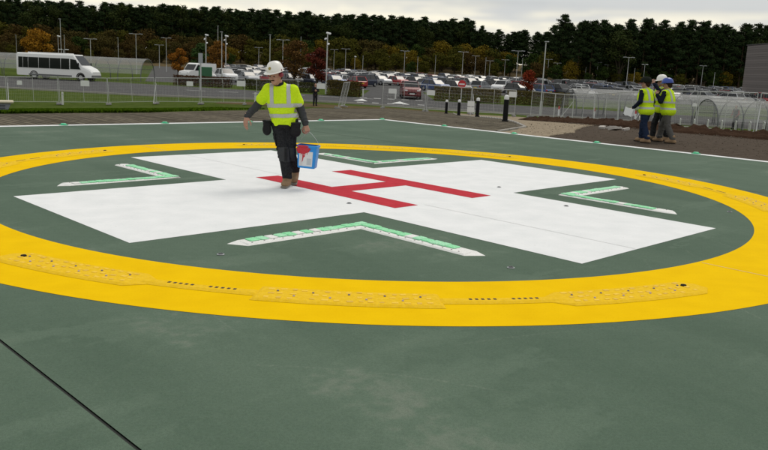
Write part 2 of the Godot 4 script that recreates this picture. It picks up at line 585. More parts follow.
func build_chevrons() -> void:
	# arm along +x, outside edge of the L on z = 0
	var w := 0.23
	var Ln := 1.66
	var plate := MB.new()
	var bev := 0.02
	var h := 0.014
	for arm in 2:
		var T := func(x: float, y: float, z: float) -> Vector3: return Vector3(x, y, z) if arm == 0 else Vector3(z, y, x)
		var st := 0.0 if arm == 0 else w
		plate.fquad(T.call(st + (bev if arm == 0 else -bev), h, bev), T.call(Ln, h, bev), T.call(Ln, h, w - bev), T.call(st + (bev if arm == 0 else -bev), h, w - bev), Vector3.UP)
		plate.fquad(T.call(st, 0, 0), T.call(Ln, 0, 0), T.call(Ln, h, bev), T.call(st + (bev if arm == 0 else 0.0), h, bev), T.call(0, 1, -1))
		plate.fquad(T.call(w, 0, w), T.call(Ln, 0, w), T.call(Ln, h, w - bev), T.call(w - bev, h, w - bev), T.call(0, 1, 1))
		# pointed end ramp
		plate.fquad(T.call(Ln, h, bev), T.call(Ln, h, w - bev), T.call(Ln + 0.02, 0, w), T.call(Ln + 0.14, 0, 0.05), Vector3.UP)
		plate.flat(T.call(Ln, h, bev), T.call(Ln, 0, 0), T.call(Ln + 0.14, 0, 0.05), T.call(0, 1, -1))
		plate.flat(T.call(Ln, h, w - bev), T.call(Ln, 0, w), T.call(Ln + 0.02, 0, w), T.call(0, 1, 1))
	plate.flat(Vector3(0, 0, 0), Vector3(bev, h, bev), Vector3(w, 0, 0), Vector3(0, 1, -1))
	plate.fquad(Vector3(0, 0, 0), Vector3(0, 0, w), Vector3(bev, h, w), Vector3(bev, h, bev), Vector3(-1, 1, 0))
	var lens := MB.new()
	lens.box(Vector3(0, 0.011, 0), Vector3(0.108, 0.022, 0.135), Basis.IDENTITY, 0.009)
	var stud := MB.new()
	stud.lathe([Vector2(0, 0.007), Vector2(0.008, 0.005), Vector2(0.01, 0)], 7)
	var mpl := plate.mesh(); var ml := lens.mesh(); var ms := stud.mesh()
	var names := ["right", "front", "left", "back"]
	var r := RandomNumberGenerator.new(); r.seed = 9
	for g in 4:
		var a := deg_to_rad(90.0 * g)
		var c := Vector2(1.97, 1.97).rotated(a)
		var o := base("chevron_light", W3(c.x, c.y, 0.0), YAW - a, "low white chevron light with green lenses in the %s corner of the cross" % names[g], "chevron light", "green chevron lights round the cross")
		part("base_plate", mpl, M.chevron_white, o)
		for arm in 2:
			for i in 14:
				var x := 0.075 + i * 0.112
				if arm == 1 and i == 0: continue
				if i == 13 and (g + arm) % 2 == 1: continue
				var lp := part("lens", ml, (M.chevron_white if r.randf() < 0.1 else [M.green_speck, M.green_speck2][r.randi() % 2]), o)
				lp.scale = Vector3(r.randf_range(0.85, 1.07), r.randf_range(0.5, 0.8), r.randf_range(0.75, 1.05))
				lp.position = Vector3(x, 0.013, 0.085) if arm == 0 else Vector3(0.085, 0.013, x)
				if arm == 1: lp.rotation.y = PI / 2
			for i in 12:
				var x := 0.25 + i * 0.122 + r.randf_range(-0.02, 0.02)
				var sd := part("stud", ms, M.diode, o)
				sd.position = Vector3(x, 0.0125, 0.18) if arm == 0 else Vector3(0.18, 0.0125, x)

func build_tie_downs() -> void:
	# small recessed tie-down points
	var b1 := MB.new()
	b1.lathe([Vector2(0, 0.003), Vector2(0.032, 0.003), Vector2(0.036, 0)], 14)
	var b2 := MB.new()
	var pts := []
	for i in 13: pts.append(Vector3(cos(TAU * i / 12) * 0.02, 0.006, sin(TAU * i / 12) * 0.02))
	b2.path(pts, 0.004, 6)
	var m1 := b1.mesh(); var m2 := b2.mesh()
	var T := [[-4.05, 2.35, "beside the left arm of the cross near the ring"], [-1.25, 0.95, "on the white paint left of the H"], [1.75, 1.05, "on the white paint by the right chevron"], [1.2, 2.6, "on the right-hand arm of the cross"], [2.9, 4.1, "on the green near the right end of the cross"], [-2.2, 4.2, "on the green below the right-hand arm"]]
	for t in T:
		var o := base("tie_down_point", W3(t[0], t[1], 0.0045), 0.3, "small dark tie-down ring %s" % t[2], "tie-down", "tie-down rings in the pad")
		part("plate", m1, M.lamp_grey, o)
		part("ring", m2, M.bus_grey, o)

func build_edge_lights() -> void:
	var b1 := MB.new()
	b1.lathe([Vector2(0.115, 0.0), Vector2(0.11, 0.008), Vector2(0.065, 0.014)], 20)
	var b2 := MB.new()
	b2.lathe([Vector2(0.068, 0.012), Vector2(0.068, 0.03), Vector2(0.05, 0.042), Vector2(0.0, 0.045)], 18)
	var m1 := b1.mesh(); var m2 := b2.mesh()
	var L := []
	for i in 5: L.append([i * 2.75, -11.06, "%s green light on the white line's left side, counted from the corner" % ordinal(3 - i) if i < 4 else "green light on the far corner of the white edge line"])
	for i in 4: L.append([11.06, -8.25 + i * 2.75, "%s green light on the white line's right side, counted from the corner" % ordinal(i)])
	for k in L:
		var o := base("edge_light", W3(k[0], k[1], 0.004), YAW, k[2], "edge light", "green lights along the pad edge")
		part("flange", m1, M.green_rim, o)
		part("lens", m2, M.green_light, o)

# ------------------------------------------------------------------ bodies: distance fields meshed as surface nets
# primitive: ["c", a, b, ra, rb, k, flat] tapered capsule (flat squeezes it along its z) ; ["e", centre, radii, basis, k]
func field_mesh(prims: Array, cell: float, into: MB = null) -> MB:
	var lo := Vector3.ONE * 1e9
	var hi := -lo
	for q in prims:
		if q[0] == "c":
			var r: float = maxf(q[3], q[4])
			lo = lo.min(q[1] - Vector3.ONE * r).min(q[2] - Vector3.ONE * r)
			hi = hi.max(q[1] + Vector3.ONE * r).max(q[2] + Vector3.ONE * r)
		else:
			var r: float = maxf(q[2].x, maxf(q[2].y, q[2].z))
			lo = lo.min(q[1] - Vector3.ONE * r)
			hi = hi.max(q[1] + Vector3.ONE * r)
	lo -= Vector3.ONE * cell * 3.0
	hi += Vector3.ONE * cell * 3.0
	var nx := int((hi.x - lo.x) / cell) + 1
	var ny := int((hi.y - lo.y) / cell) + 1
	var nz := int((hi.z - lo.z) / cell) + 1
	var F := PackedFloat32Array()
	F.resize(nx * ny * nz)
	F.fill(1.0)
	for q in prims:
		var a: Vector3
		var b: Vector3
		var k: float
		var pl: Vector3
		var ph: Vector3
		var cap: bool = q[0] == "c"
		var ra := 0.0
		var rb := 0.0
		var rad := Vector3.ONE
		var inv := Basis.IDENTITY
		if cap:
			a = q[1]; b = q[2]; ra = q[3]; rb = q[4]; k = q[5]
			var rr := Vector3.ONE * (maxf(ra, rb) + k + cell * 2.0)
			pl = a.min(b) - rr; ph = a.max(b) + rr
		else:
			a = q[1]; rad = q[2]; inv = (q[3] as Basis).transposed(); k = q[4]
			var rr := Vector3.ONE * (maxf(rad.x, maxf(rad.y, rad.z)) + k + cell * 2.0)
			pl = a - rr; ph = a + rr
		var i0 := maxi(0, int((pl.x - lo.x) / cell)); var i1 := mini(nx - 1, int((ph.x - lo.x) / cell) + 1)
		var j0 := maxi(0, int((pl.y - lo.y) / cell)); var j1 := mini(ny - 1, int((ph.y - lo.y) / cell) + 1)
		var k0 := maxi(0, int((pl.z - lo.z) / cell)); var k1 := mini(nz - 1, int((ph.z - lo.z) / cell) + 1)
		var ab := b - a
		var l2 := maxf(ab.length_squared(), 1e-9)
		for j in range(j0, j1 + 1):
			for kk in range(k0, k1 + 1):
				var row := (j * nz + kk) * nx
				for i in range(i0, i1 + 1):
					var p := lo + Vector3(i, j, kk) * cell
					var d: float
					if cap:
						var t := clampf((p - a).dot(ab) / l2, 0.0, 1.0)
						d = (p - a - ab * t).length() - (ra + (rb - ra) * t)
					else:
						var u := inv * (p - a)
						var v := u / rad
						var m := v.length()
						var w := (v / rad).length()
						d = m * (m - 1.0) / w if w > 1e-6 else -0.05
					var f := F[row + i]
					if k > 0.0:
						var h := maxf(k - absf(f - d), 0.0) / k
						F[row + i] = minf(f, d) - h * h * k * 0.25
					elif d < f:
						F[row + i] = d
	var out := into if into else MB.new()
	var ids := {}
	var P := PackedVector3Array()
	var Nn := PackedVector3Array()
	var lim := cell * 2.2
	var sx := 1
	var sz := nx
	var sy := nx * nz
	var off := [0, sx, sz, sx + sz, sy, sy + sx, sy + sz, sy + sx + sz]
	var cor := [Vector3(0, 0, 0), Vector3(1, 0, 0), Vector3(0, 0, 1), Vector3(1, 0, 1), Vector3(0, 1, 0), Vector3(1, 1, 0), Vector3(0, 1, 1), Vector3(1, 1, 1)]
	var edges := [[0, 1], [2, 3], [4, 5], [6, 7], [0, 2], [1, 3], [4, 6], [5, 7], [0, 4], [1, 5], [2, 6], [3, 7]]
	for j in ny - 1:
		for kk in nz - 1:
			var row := (j * nz + kk) * nx
			for i in nx - 1:
				var o := row + i
				if absf(F[o]) > lim: continue
				var neg := 0
				for c in 8:
					if F[o + off[c]] < 0.0: neg += 1
				if neg == 0 or neg == 8: continue
				var s := Vector3.ZERO
				var n := 0
				for e in edges:
					var fa := F[o + off[e[0]]]
					var fb := F[o + off[e[1]]]
					if (fa < 0.0) != (fb < 0.0):
						var t := fa / (fa - fb)
						s += (cor[e[0]] as Vector3).lerp(cor[e[1]], t)
						n += 1
				ids[o] = P.size()
				P.append(lo + (Vector3(i, j, kk) + s / n) * cell)
				var gr := Vector3(F[o + sx] - F[o] + F[o + sx + sy] - F[o + sy] + F[o + sx + sz] - F[o + sz], F[o + sy] - F[o] + F[o + sx + sy] - F[o + sx] + F[o + sy + sz] - F[o + sz], F[o + sz] - F[o] + F[o + sx + sz] - F[o + sx] + F[o + sz + sy] - F[o + sy])
				Nn.append(gr.normalized())
	for o in ids:
		var f0 := F[o]
		for ax in 3:
			var st: int = [sx, sy, sz][ax]
			var f1 := F[o + st]
			if (f0 < 0.0) == (f1 < 0.0): continue
			var u: int = [sy, sz, sx][ax]
			var w: int = [sz, sx, sy][ax]
			if not (ids.has(o - u) and ids.has(o - w) and ids.has(o - u - w)): continue
			var a: int = ids[o]
			var b: int = ids[o - u]
			var c: int = ids[o - u - w]
			var d: int = ids[o - w]
			out.tri(P[a], P[b], P[c], Nn[a], Nn[b], Nn[c])
			out.tri(P[a], P[c], P[d], Nn[a], Nn[c], Nn[d])
	return out

# the faces of a garment whose centres pass the test, lifted off it a little
func patch(src: MB, test: Callable, lift: float) -> MB:
	var b := MB.new()
	for i in range(0, src.V.size(), 3):
		var c := (src.V[i] + src.V[i + 1] + src.V[i + 2]) / 3.0
		if test.call(c, (src.N[i] + src.N[i + 1] + src.N[i + 2]) / 3.0):
			b.tri(src.V[i] + src.N[i] * lift, src.V[i + 1] + src.N[i + 1] * lift, src.V[i + 2] + src.N[i + 2] * lift, src.N[i], src.N[i + 1], src.N[i + 2])
	return b

func V3(x: float, y: float, z: float) -> Vector3:
	return Vector3(x, y, z)

# head with face; H places it (y up, z the way it looks), origin at the middle of the skull
func head_prims(H: Transform3D) -> Array:
	var B := H.basis.orthonormalized()
	var e := func(c: Vector3, r: Vector3, k: float) -> Array: return ["e", H * c, r, B, k]
	return [
		e.call(V3(0, 0.02, -0.01), V3(0.076, 0.098, 0.096), 0.02),
		e.call(V3(0, -0.045, 0.025), V3(0.058, 0.072, 0.066), 0.03),
		e.call(V3(0, -0.095, 0.058), V3(0.028, 0.022, 0.024), 0.03),
		["c", H * V3(0, 0.005, 0.088), H * V3(0, -0.035, 0.108), 0.008, 0.013, 0.012],
		e.call(V3(0.016, -0.038, 0.095), V3(0.009, 0.008, 0.01), 0.01),
		e.call(V3(-0.016, -0.038, 0.095), V3(0.009, 0.008, 0.01), 0.01),
		["c", H * V3(-0.045, 0.022, 0.078), H * V3(0.045, 0.022, 0.078), 0.011, 0.011, 0.015],
		e.call(V3(0.042, -0.03, 0.066), V3(0.022, 0.02, 0.02), 0.02),
		e.call(V3(-0.042, -0.03, 0.066), V3(0.022, 0.02, 0.02), 0.02),
		e.call(V3(0, -0.062, 0.088), V3(0.024, 0.007, 0.012), 0.008),
		e.call(V3(0, -0.074, 0.086), V3(0.021, 0.008, 0.012), 0.008),
		e.call(V3(0.078, -0.015, 0.0), V3(0.01, 0.031, 0.02), 0.008),
		e.call(V3(-0.078, -0.015, 0.0), V3(0.01, 0.031, 0.02), 0.008),
		["c", H * V3(0, -0.06, -0.015), H * V3(0, -0.16, -0.03), 0.052, 0.055, 0.03]]

# hand: origin at the wrist, -y along the fingers, z the back of the hand, thumb on side s of x; curl in radians per joint
func hand_prims(H: Transform3D, s: float, curl: float, thumb_in := 0.3) -> Array:
	var r := []
	r.append(["c", H * V3(0, 0.03, 0), H * V3(0, -0.02, 0), 0.026, 0.026, 0.02])
	for i in 4:
		var x := (0.030 - i * 0.0195) * s
		r.append(["c", H * V3(x * 0.6, -0.02, 0), H * V3(x, -0.088 + absf(i - 1.2) * 0.005, 0), 0.015, 0.0125, 0.014])
	for i in 4:
		var x := (0.030 - i * 0.0195) * s
		var ln: float = [0.041, 0.046, 0.042, 0.033][i]
		var at := V3(x, -0.088 + absf(i - 1.2) * 0.005, 0)
		var ang := curl * (0.7 + 0.12 * i)
		for j in 3:
			var l := ln * [1.0, 0.68, 0.55][j] as float
			var to := at + V3(0.0, -cos(ang), -sin(ang)) * l
			r.append(["c", H * at, H * to, 0.0098 - 0.001 * j, 0.0090 - 0.001 * j, 0.004])
			at = to
			ang += curl
	var t0 := V3(0.024 * s, -0.022, -0.008)
	var t1 := t0 + V3(0.030 * s, -0.030, -0.012 - 0.02 * thumb_in)
	var t2 := t1 + V3((0.014 - 0.03 * thumb_in) * s, -0.030, -0.012 - 0.02 * thumb_in)
	var t3 := t2 + V3((0.004 - 0.03 * thumb_in) * s, -0.024, -0.008 - 0.012 * thumb_in)
	r.append(["c", H * t0, H * t1, 0.0155, 0.0125, 0.012])
	r.append(["c", H * t1, H * t2, 0.0115, 0.0105, 0.004])
	r.append(["c", H * t2, H * t3, 0.0102, 0.0085, 0.004])
	return r

func aim(at: Vector3, down: Vector3, back: Vector3) -> Transform3D:
	# y axis opposite to down, z axis near back
	var y := -down.normalized()
	var z := (back - y * back.dot(y)).normalized()
	return Transform3D(Basis(y.cross(z), y, z), at)

func boot(b: MB, ankle: Vector3, heel: Vector3, toe: Vector3, cell: float) -> MB:
	var d := (toe - heel).normalized()
	var up := Vector3.UP
	return field_mesh([
		["c", ankle + up * 0.09, ankle, 0.060, 0.056, 0.02],
		["c", ankle, heel + up * 0.035, 0.056, 0.042, 0.03],
		["c", heel + up * 0.035, toe + up * 0.035 - d * 0.04, 0.042, 0.046, 0.03],
		["c", heel + up * 0.06 + d * 0.08, toe + up * 0.045 - d * 0.05, 0.05, 0.043, 0.03]], cell, b)

func sole(b: MB, heel: Vector3, toe: Vector3) -> void:
	var d := toe - heel
	var z := d.normalized()
	var x := Vector3.UP.cross(z).normalized()
	b.box((heel + toe) * 0.5 + Vector3.UP * 0.002, V3(0.094, 0.024, d.length() + 0.06), Basis(x, z.cross(x), z), 0.01)

# hard hat: origin at the middle of the rim, y up, z forwards
func helmet_mesh(peak := 0.055) -> MB:
	var b := MB.new()
	var U := 28
	var Vn := 12
	var P := func(i: int, j: int) -> Vector3:
		var t := TAU * i / U
		var f := PI * 0.5 * j / Vn
		var r := cos(f) ** 0.62
		var rid := 1.0 + 0.03 * exp(-pow(sin(t * 0.5 - PI * 0.25) / 0.12, 2.0)) * sin(f)
		return Vector3(0.118 * r * cos(t), 0.148 * sin(f) * rid, 0.140 * r * sin(t))
	for i in U:
		for j in Vn:
			var a: Vector3 = P.call(i, j)
			var c: Vector3 = P.call(i + 1, j)
			var d: Vector3 = P.call(i + 1, j + 1)
			var e: Vector3 = P.call(i, j + 1)
			var nn := func(v: Vector3) -> Vector3: return (v / Vector3(0.0139, 0.0219, 0.0196) + Vector3(0, 0.02, 0)).normalized()
			b.tri(a, c, d, nn.call(a), nn.call(c), nn.call(d))
			if j < Vn - 1: b.tri(a, d, e, nn.call(a), nn.call(d), nn.call(e))
		# rim and peak
		var t0 := TAU * i / U
		var t1 := TAU * (i + 1) / U
		var w0 := 0.012 + peak * pow(maxf(0.0, sin(t0)), 1.5)
		var w1 := 0.012 + peak * pow(maxf(0.0, sin(t1)), 1.5)
		var a0: Vector3 = P.call(i, 0)
		var a1: Vector3 = P.call(i + 1, 0)
		var o0 := a0 + Vector3(cos(t0), -0.25 * maxf(0.0, sin(t0)), sin(t0)) * w0
		var o1 := a1 + Vector3(cos(t1), -0.25 * maxf(0.0, sin(t1)), sin(t1)) * w1
		var dn := Vector3.DOWN * 0.006
		b.fquad(a0, a1, o1, o0, Vector3.UP)
		b.fquad(a0 + dn, a1 + dn, o1 + dn, o0 + dn, Vector3.DOWN)
		b.fquad(o0, o1, o1 + dn, o0 + dn, (o0 + o1) * 0.5)
	return b

# J: joints in the figure's own frame (x to its left as the camera sees it right, y up, z forwards)
# opt: colours (materials) and what the person wears
func person(root: Node3D, J: Dictionary, o: Dictionary) -> void:
	var cb: float = o.cell
	var cf: float = o.fine
	# --- body, one continuous surface
	var H: Transform3D = J.head
	var bp := [
		["c", J.neck + V3(0, 0.06, 0.01), J.neck - V3(0, 0.03, 0), 0.052, 0.06, 0.03],
		["c", J.shL, J.shR, 0.062, 0.062, 0.05],
		["c", (J.shL + J.shR) * 0.5 - V3(0, 0.08, 0), J.waist, 0.12, 0.105, 0.06],
		["c", J.waist, J.hip, 0.105, 0.115, 0.06],
		["c", J.hipL, J.hipR, 0.085, 0.085, 0.05]]
	for s in ["L", "R"]:
		bp.append(["c", J["sh" + s], J["el" + s], 0.052, 0.040, 0.03])
		bp.append(["c", J["el" + s], J["wr" + s], 0.040, 0.026, 0.015])
		bp.append(["c", J["hip" + s], J["kn" + s], 0.08, 0.052, 0.03])
		bp.append(["c", J["kn" + s], J["an" + s], 0.052, 0.036, 0.02])
	var body := field_mesh(bp, cb)
	field_mesh(head_prims(H), cf, body)
	field_mesh(hand_prims(J.handL, J.thumbL, J.curlL, J.get("tinL", 0.3)), minf(cf, 0.006), body)
	field_mesh(hand_prims(J.handR, J.thumbR, J.curlR, J.get("tinR", 0.3)), minf(cf, 0.006), body)
	put("body", body, o.skin, root)
	for sx in [-1.0, 1.0]:
		var ey := MB.new()
		ey.lathe([Vector2(0, 0.011), Vector2(0.008, 0.008), Vector2(0.011, 0), Vector2(0.008, -0.008), Vector2(0, -0.011)], 10, Transform3D(H.basis, H * V3(0.031 * sx, 0.0, 0.081)))
		put("eye", ey, M.eye, root)
	if o.get("moustache", false):
		var mo := field_mesh([["c", H * V3(-0.028, -0.058, 0.092), H * V3(0, -0.050, 0.104), 0.006, 0.008, 0.004], ["c", H * V3(0.028, -0.058, 0.092), H * V3(0, -0.050, 0.104), 0.006, 0.008, 0.004]], 0.004)
		put("moustache", mo, M.hair, root)
	if o.get("beard", false):
		var be := field_mesh([["e", H * V3(0, -0.092, 0.055), V3(0.046, 0.036, 0.045), H.basis, 0.02], ["c", H * V3(0.060, -0.02, 0.015), H * V3(0.045, -0.085, 0.04), 0.014, 0.018, 0.02], ["c", H * V3(-0.060, -0.02, 0.015), H * V3(-0.045, -0.085, 0.04), 0.014, 0.018, 0.02]], cf)
		put("beard", be, M.hair, root)
	var hr := field_mesh([["e", H * V3(0, 0.03, -0.028), V3(0.083, 0.098, 0.092), H.basis, 0.01], ["e", H * V3(0, -0.03, -0.06), V3(0.066, 0.06, 0.05), H.basis, 0.03]], cf * 1.5)
	put("hair", hr, o.get("hair", M.hair), root)
	# --- sleeves (long), one per arm
	for s in ["L", "R"]:
		var e: Vector3 = J["el" + s]
		var w: Vector3 = J["wr" + s]
		var sh: Vector3 = J["sh" + s]
		var n := (w - e).normalized()
		var sl := [["c", sh.lerp(e, 0.15), e, 0.062, 0.055, 0.03], ["c", e, w - n * 0.01, 0.055, 0.041, 0.02]]
		for i in 5:       # cloth folds round the elbow and down the forearm
			var c := e.lerp(w, 0.12 + 0.18 * i) + V3(sin(i * 2.1) * 0.014, 0, cos(i * 1.7) * 0.014)
			sl.append(["e", c, V3(0.046, 0.016, 0.046), Basis(Quaternion(Vector3.UP, n)), 0.02])
		put("sleeve", field_mesh(sl, cb * 0.8), o.sleeve, root)
	# --- torso garment
	var mid: Vector3 = (J.shL + J.shR) * 0.5
	var bulk: float = o.get("bulk", 1.0)
	var top := [
		["c", J.shL + V3(0, 0.0, 0), J.shR + V3(0, 0.0, 0), 0.076, 0.076, 0.05],
		["c", mid - V3(0, 0.02, 0), mid + V3(0, 0.055, -0.01), 0.1, 0.066, 0.05],
		["e", mid - V3(0, 0.16, -0.015), V3(0.185, 0.2, 0.135) * bulk, o.get("twist", Basis.IDENTITY), 0.07],
		["e", J.waist, V3(0.17, 0.2, 0.128) * bulk, o.get("twist", Basis.IDENTITY), 0.07],
		["c", J.hip + V3(-0.06, -0.02, 0), J.hip + V3(0.06, -0.02, 0), 0.128 * bulk, 0.128 * bulk, 0.06]]
	if o.get("short_sleeves", false):
		for s in ["L", "R"]:
			var e: Vector3 = J["el" + s]
			var sh: Vector3 = J["sh" + s]
			top.append(["c", sh, sh.lerp(e, 0.62), 0.072, 0.08, 0.03])
	var rr := RandomNumberGenerator.new()
	rr.seed = o.seed
	for i in o.get("folds", 14):
		var t := rr.randf()
		var c: Vector3 = mid.lerp(J.hip, 0.25 + 0.7 * t)
		var ang := rr.randf_range(0, TAU)
		var q := c + V3(cos(ang) * 0.155, 0, sin(ang) * 0.118)
		var dv := V3(-sin(ang) * 0.07, rr.randf_range(-0.06, 0.06), cos(ang) * 0.05)
		top.append(["c", q - dv * 1.2, q + dv * 1.2, 0.019, 0.011, 0.022])
	var tm := field_mesh(top, o.get("tcell", cb))
	# cut at the hem and at the neck
	var cut := MB.new()
	var hem: float = o.hem
	for i in range(0, tm.V.size(), 3):
		var c := (tm.V[i] + tm.V[i + 1] + tm.V[i + 2]) / 3.0
		if c.y < hem: continue
		if (c - (J.neck + V3(0, 0.05, 0.02))).length() < 0.075: continue
		if o.get("cut_sleeves", false):
			if c.x < J.shL.x - 0.052 or c.x > J.shR.x + 0.052: continue
		cut.tri(tm.V[i], tm.V[i + 1], tm.V[i + 2], tm.N[i], tm.N[i + 1], tm.N[i + 2])
	put(o.top_name, cut, o.top, root)
	if o.has("under"):
		put("jumper", field_mesh([["c", J.shL, J.shR, 0.068, 0.068, 0.05], ["c", J.neck + V3(0, 0.03, 0.0), J.neck - V3(0, 0.06, 0), 0.064, 0.085, 0.04]], cb), o.under, root)
	# reflective tape: two hoops and two braces
	var bands: Array = o.bands
	var tape := patch(cut, func(c: Vector3, n: Vector3) -> bool:
		for b in bands:
			if absf(c.y - b - (c.x - J.hip.x) * o.get("band_tilt", 0.0)) < 0.026 and absf(c.x - J.hip.x) < 0.24: return true
		if c.y > bands[0] and absf(absf(c.x - lerpf(J.waist.x, mid.x, (c.y - J.waist.y) / (mid.y - J.waist.y))) - 0.115) < 0.026: return true
		return false, 0.004)
	if bands[0] > 0.0: put("reflective_tape", tape, M.tape, root)
	# --- trousers
	var tr := [
		["c", J.hipL + V3(0, 0.05, 0), J.hipR + V3(0, 0.05, 0), 0.112, 0.112, 0.05],
		["c", J.hip + V3(0, 0.06, 0), J.hip + V3(0, 0.14, 0), 0.125, 0.12, 0.05]]
	for s in ["L", "R"]:
		var hp: Vector3 = J["hip" + s]
		var kn: Vector3 = J["kn" + s]
		var an: Vector3 = J["an" + s]
		tr.append(["c", hp, kn, 0.10, 0.076, 0.035])
		tr.append(["c", kn, an + V3(0, 0.035, 0), 0.076, 0.07, 0.03])
		for i in 9:
			var t := rr.randf()
			var c := hp.lerp(kn, 0.3 + t * 0.7) if i < 4 else kn.lerp(an, t * 0.85)
			var ang := rr.randf_range(0, TAU)
			c += V3(cos(ang), 0, sin(ang)) * 0.072
			var dv := V3(-sin(ang) * 0.045, rr.randf_range(-0.05, 0.05), cos(ang) * 0.045)
			tr.append(["c", c - dv, c + dv, 0.012, 0.009, 0.025])
	var trm := field_mesh(tr, cb)
	put("trousers", trm, o.trousers, root)
	if o.get("knee_pads", false):
		for s in ["L", "R"]:
			var kc: Vector3 = J["kn" + s]
			put("knee_pad", patch(trm, func(c: Vector3, n: Vector3) -> bool: return n.z > 0.35 and absf(c.y - kc.y + 0.03) < 0.10 and absf(c.x - kc.x) < 0.062, 0.006), M.grey_cloth, root)
		put("cargo_pocket", patch(trm, func(c: Vector3, n: Vector3) -> bool: return n.x < -0.2 and absf(c.y - 0.66) < 0.09 and absf(c.z - 0.03) < 0.075, 0.010), o.trousers, root)
	# --- boots
	for s in ["L", "R"]:
		var bt := put("boot", boot(null, J["an" + s], J["heel" + s], J["toe" + s], maxf(cf, 0.008)), o.boot, root)
		var so := MB.new()
		sole(so, J["heel" + s], J["toe" + s])
		put("sole", so, o.get("sole", M.black_rubber), bt)
	# --- headgear
	if o.has("helmet"):
		var hm := helmet_mesh(o.get("peak", 0.055))
		var hn := put("helmet", hm, o.helmet, root)
		hn.transform = H * Transform3D(Basis(Vector3.RIGHT, o.get("helmet_tilt", 0.0)), V3(0, 0.056, -0.004)).scaled_local(Vector3.ONE * o.get("helmet_scale", 1.0))
		if o.has("emblem"):
			var eb := MB.new()
			eb.lathe([Vector2(0, 0.004), Vector2(0.02, 0.003), Vector2(0.024, 0.0)], 14, Transform3D(Basis(Vector3.RIGHT, PI * 0.5 - 0.5), V3(0, 0.062, 0.1325)))
			put("emblem", eb, o.emblem, hn)
		if o.has("ear_cups"):
			for sx in [-1.0, 1.0]:
				var ec := MB.new()
				ec.lathe([Vector2(0, 0.04), Vector2(0.026, 0.038), Vector2(0.036, 0.02), Vector2(0.036, 0.0), Vector2(0, 0)], 16, Transform3D(Basis(Vector3.FORWARD, PI * 0.5 * sx), V3(0.088 * sx, -0.055, 0.0)))
				ec.tube(V3(0.122 * sx, 0.03, 0), V3(0.116 * sx, -0.06, 0), 0.005, 0.005)
				put("ear_defender", ec, o.ear_cups, hn)

func stance(o: Dictionary) -> Dictionary:
	# standing figure 1.75 m tall facing +z; stride, arms and head as asked
	var st: float = o.get("stride", 0.0)
	var lean: float = o.get("lean", 0.0)
	var J := {}
	J.hip = V3(0, 0.92, 0)
	J.waist = V3(0, 1.12, 0.01 + lean * 0.2)
	J.neck = V3(0, 1.46, lean * 0.55)
	var sw: float = o.get("wide", 0.175)
	J.shL = V3(-sw, 1.42, lean * 0.5)
	J.shR = V3(sw, 1.42, lean * 0.5)
	J.hipL = V3(-0.09, 0.87, 0); J.hipR = V3(0.09, 0.87, 0)
	J.knL = V3(-0.10, 0.49, 0.03 + st * 0.35); J.knR = V3(0.10, 0.49, 0.03 - st * 0.25)
	J.anL = V3(-0.11, 0.10, st * 0.6 - 0.02); J.anR = V3(0.11, 0.10, -st * 0.6 - 0.02)
	for s in ["L", "R"]:
		var a: Vector3 = J["an" + s]
		J["heel" + s] = V3(a.x, 0.012, a.z - 0.05)
		J["toe" + s] = V3(a.x * 1.15, 0.012, a.z + 0.17)
	J.elL = o.get("elL", V3(-0.24, 1.13, lean * 0.5 - 0.03)); J.elR = o.get("elR", V3(0.24, 1.13, lean * 0.5 - 0.03))
	J.wrL = o.get("wrL", V3(-0.25, 0.88, lean * 0.5 + 0.06)); J.wrR = o.get("wrR", V3(0.25, 0.88, lean * 0.5 + 0.06))
	J.handL = aim(J.wrL, J.wrL - J.elL, o.get("backL", V3(-1, 0, 0.2)))
	J.handR = aim(J.wrR, J.wrR - J.elR, o.get("backR", V3(1, 0, 0.2)))
	J.thumbL = 1.0; J.thumbR = -1.0
	J.curlL = o.get("curlL", 0.35); J.curlR = o.get("curlR", 0.35)
	J.head = Transform3D(Basis(Vector3.UP, o.get("look", 0.0)) * Basis(Vector3.RIGHT, o.get("nod", 0.1)), V3(0, 1.635, lean * 0.6 + 0.02))
	return J

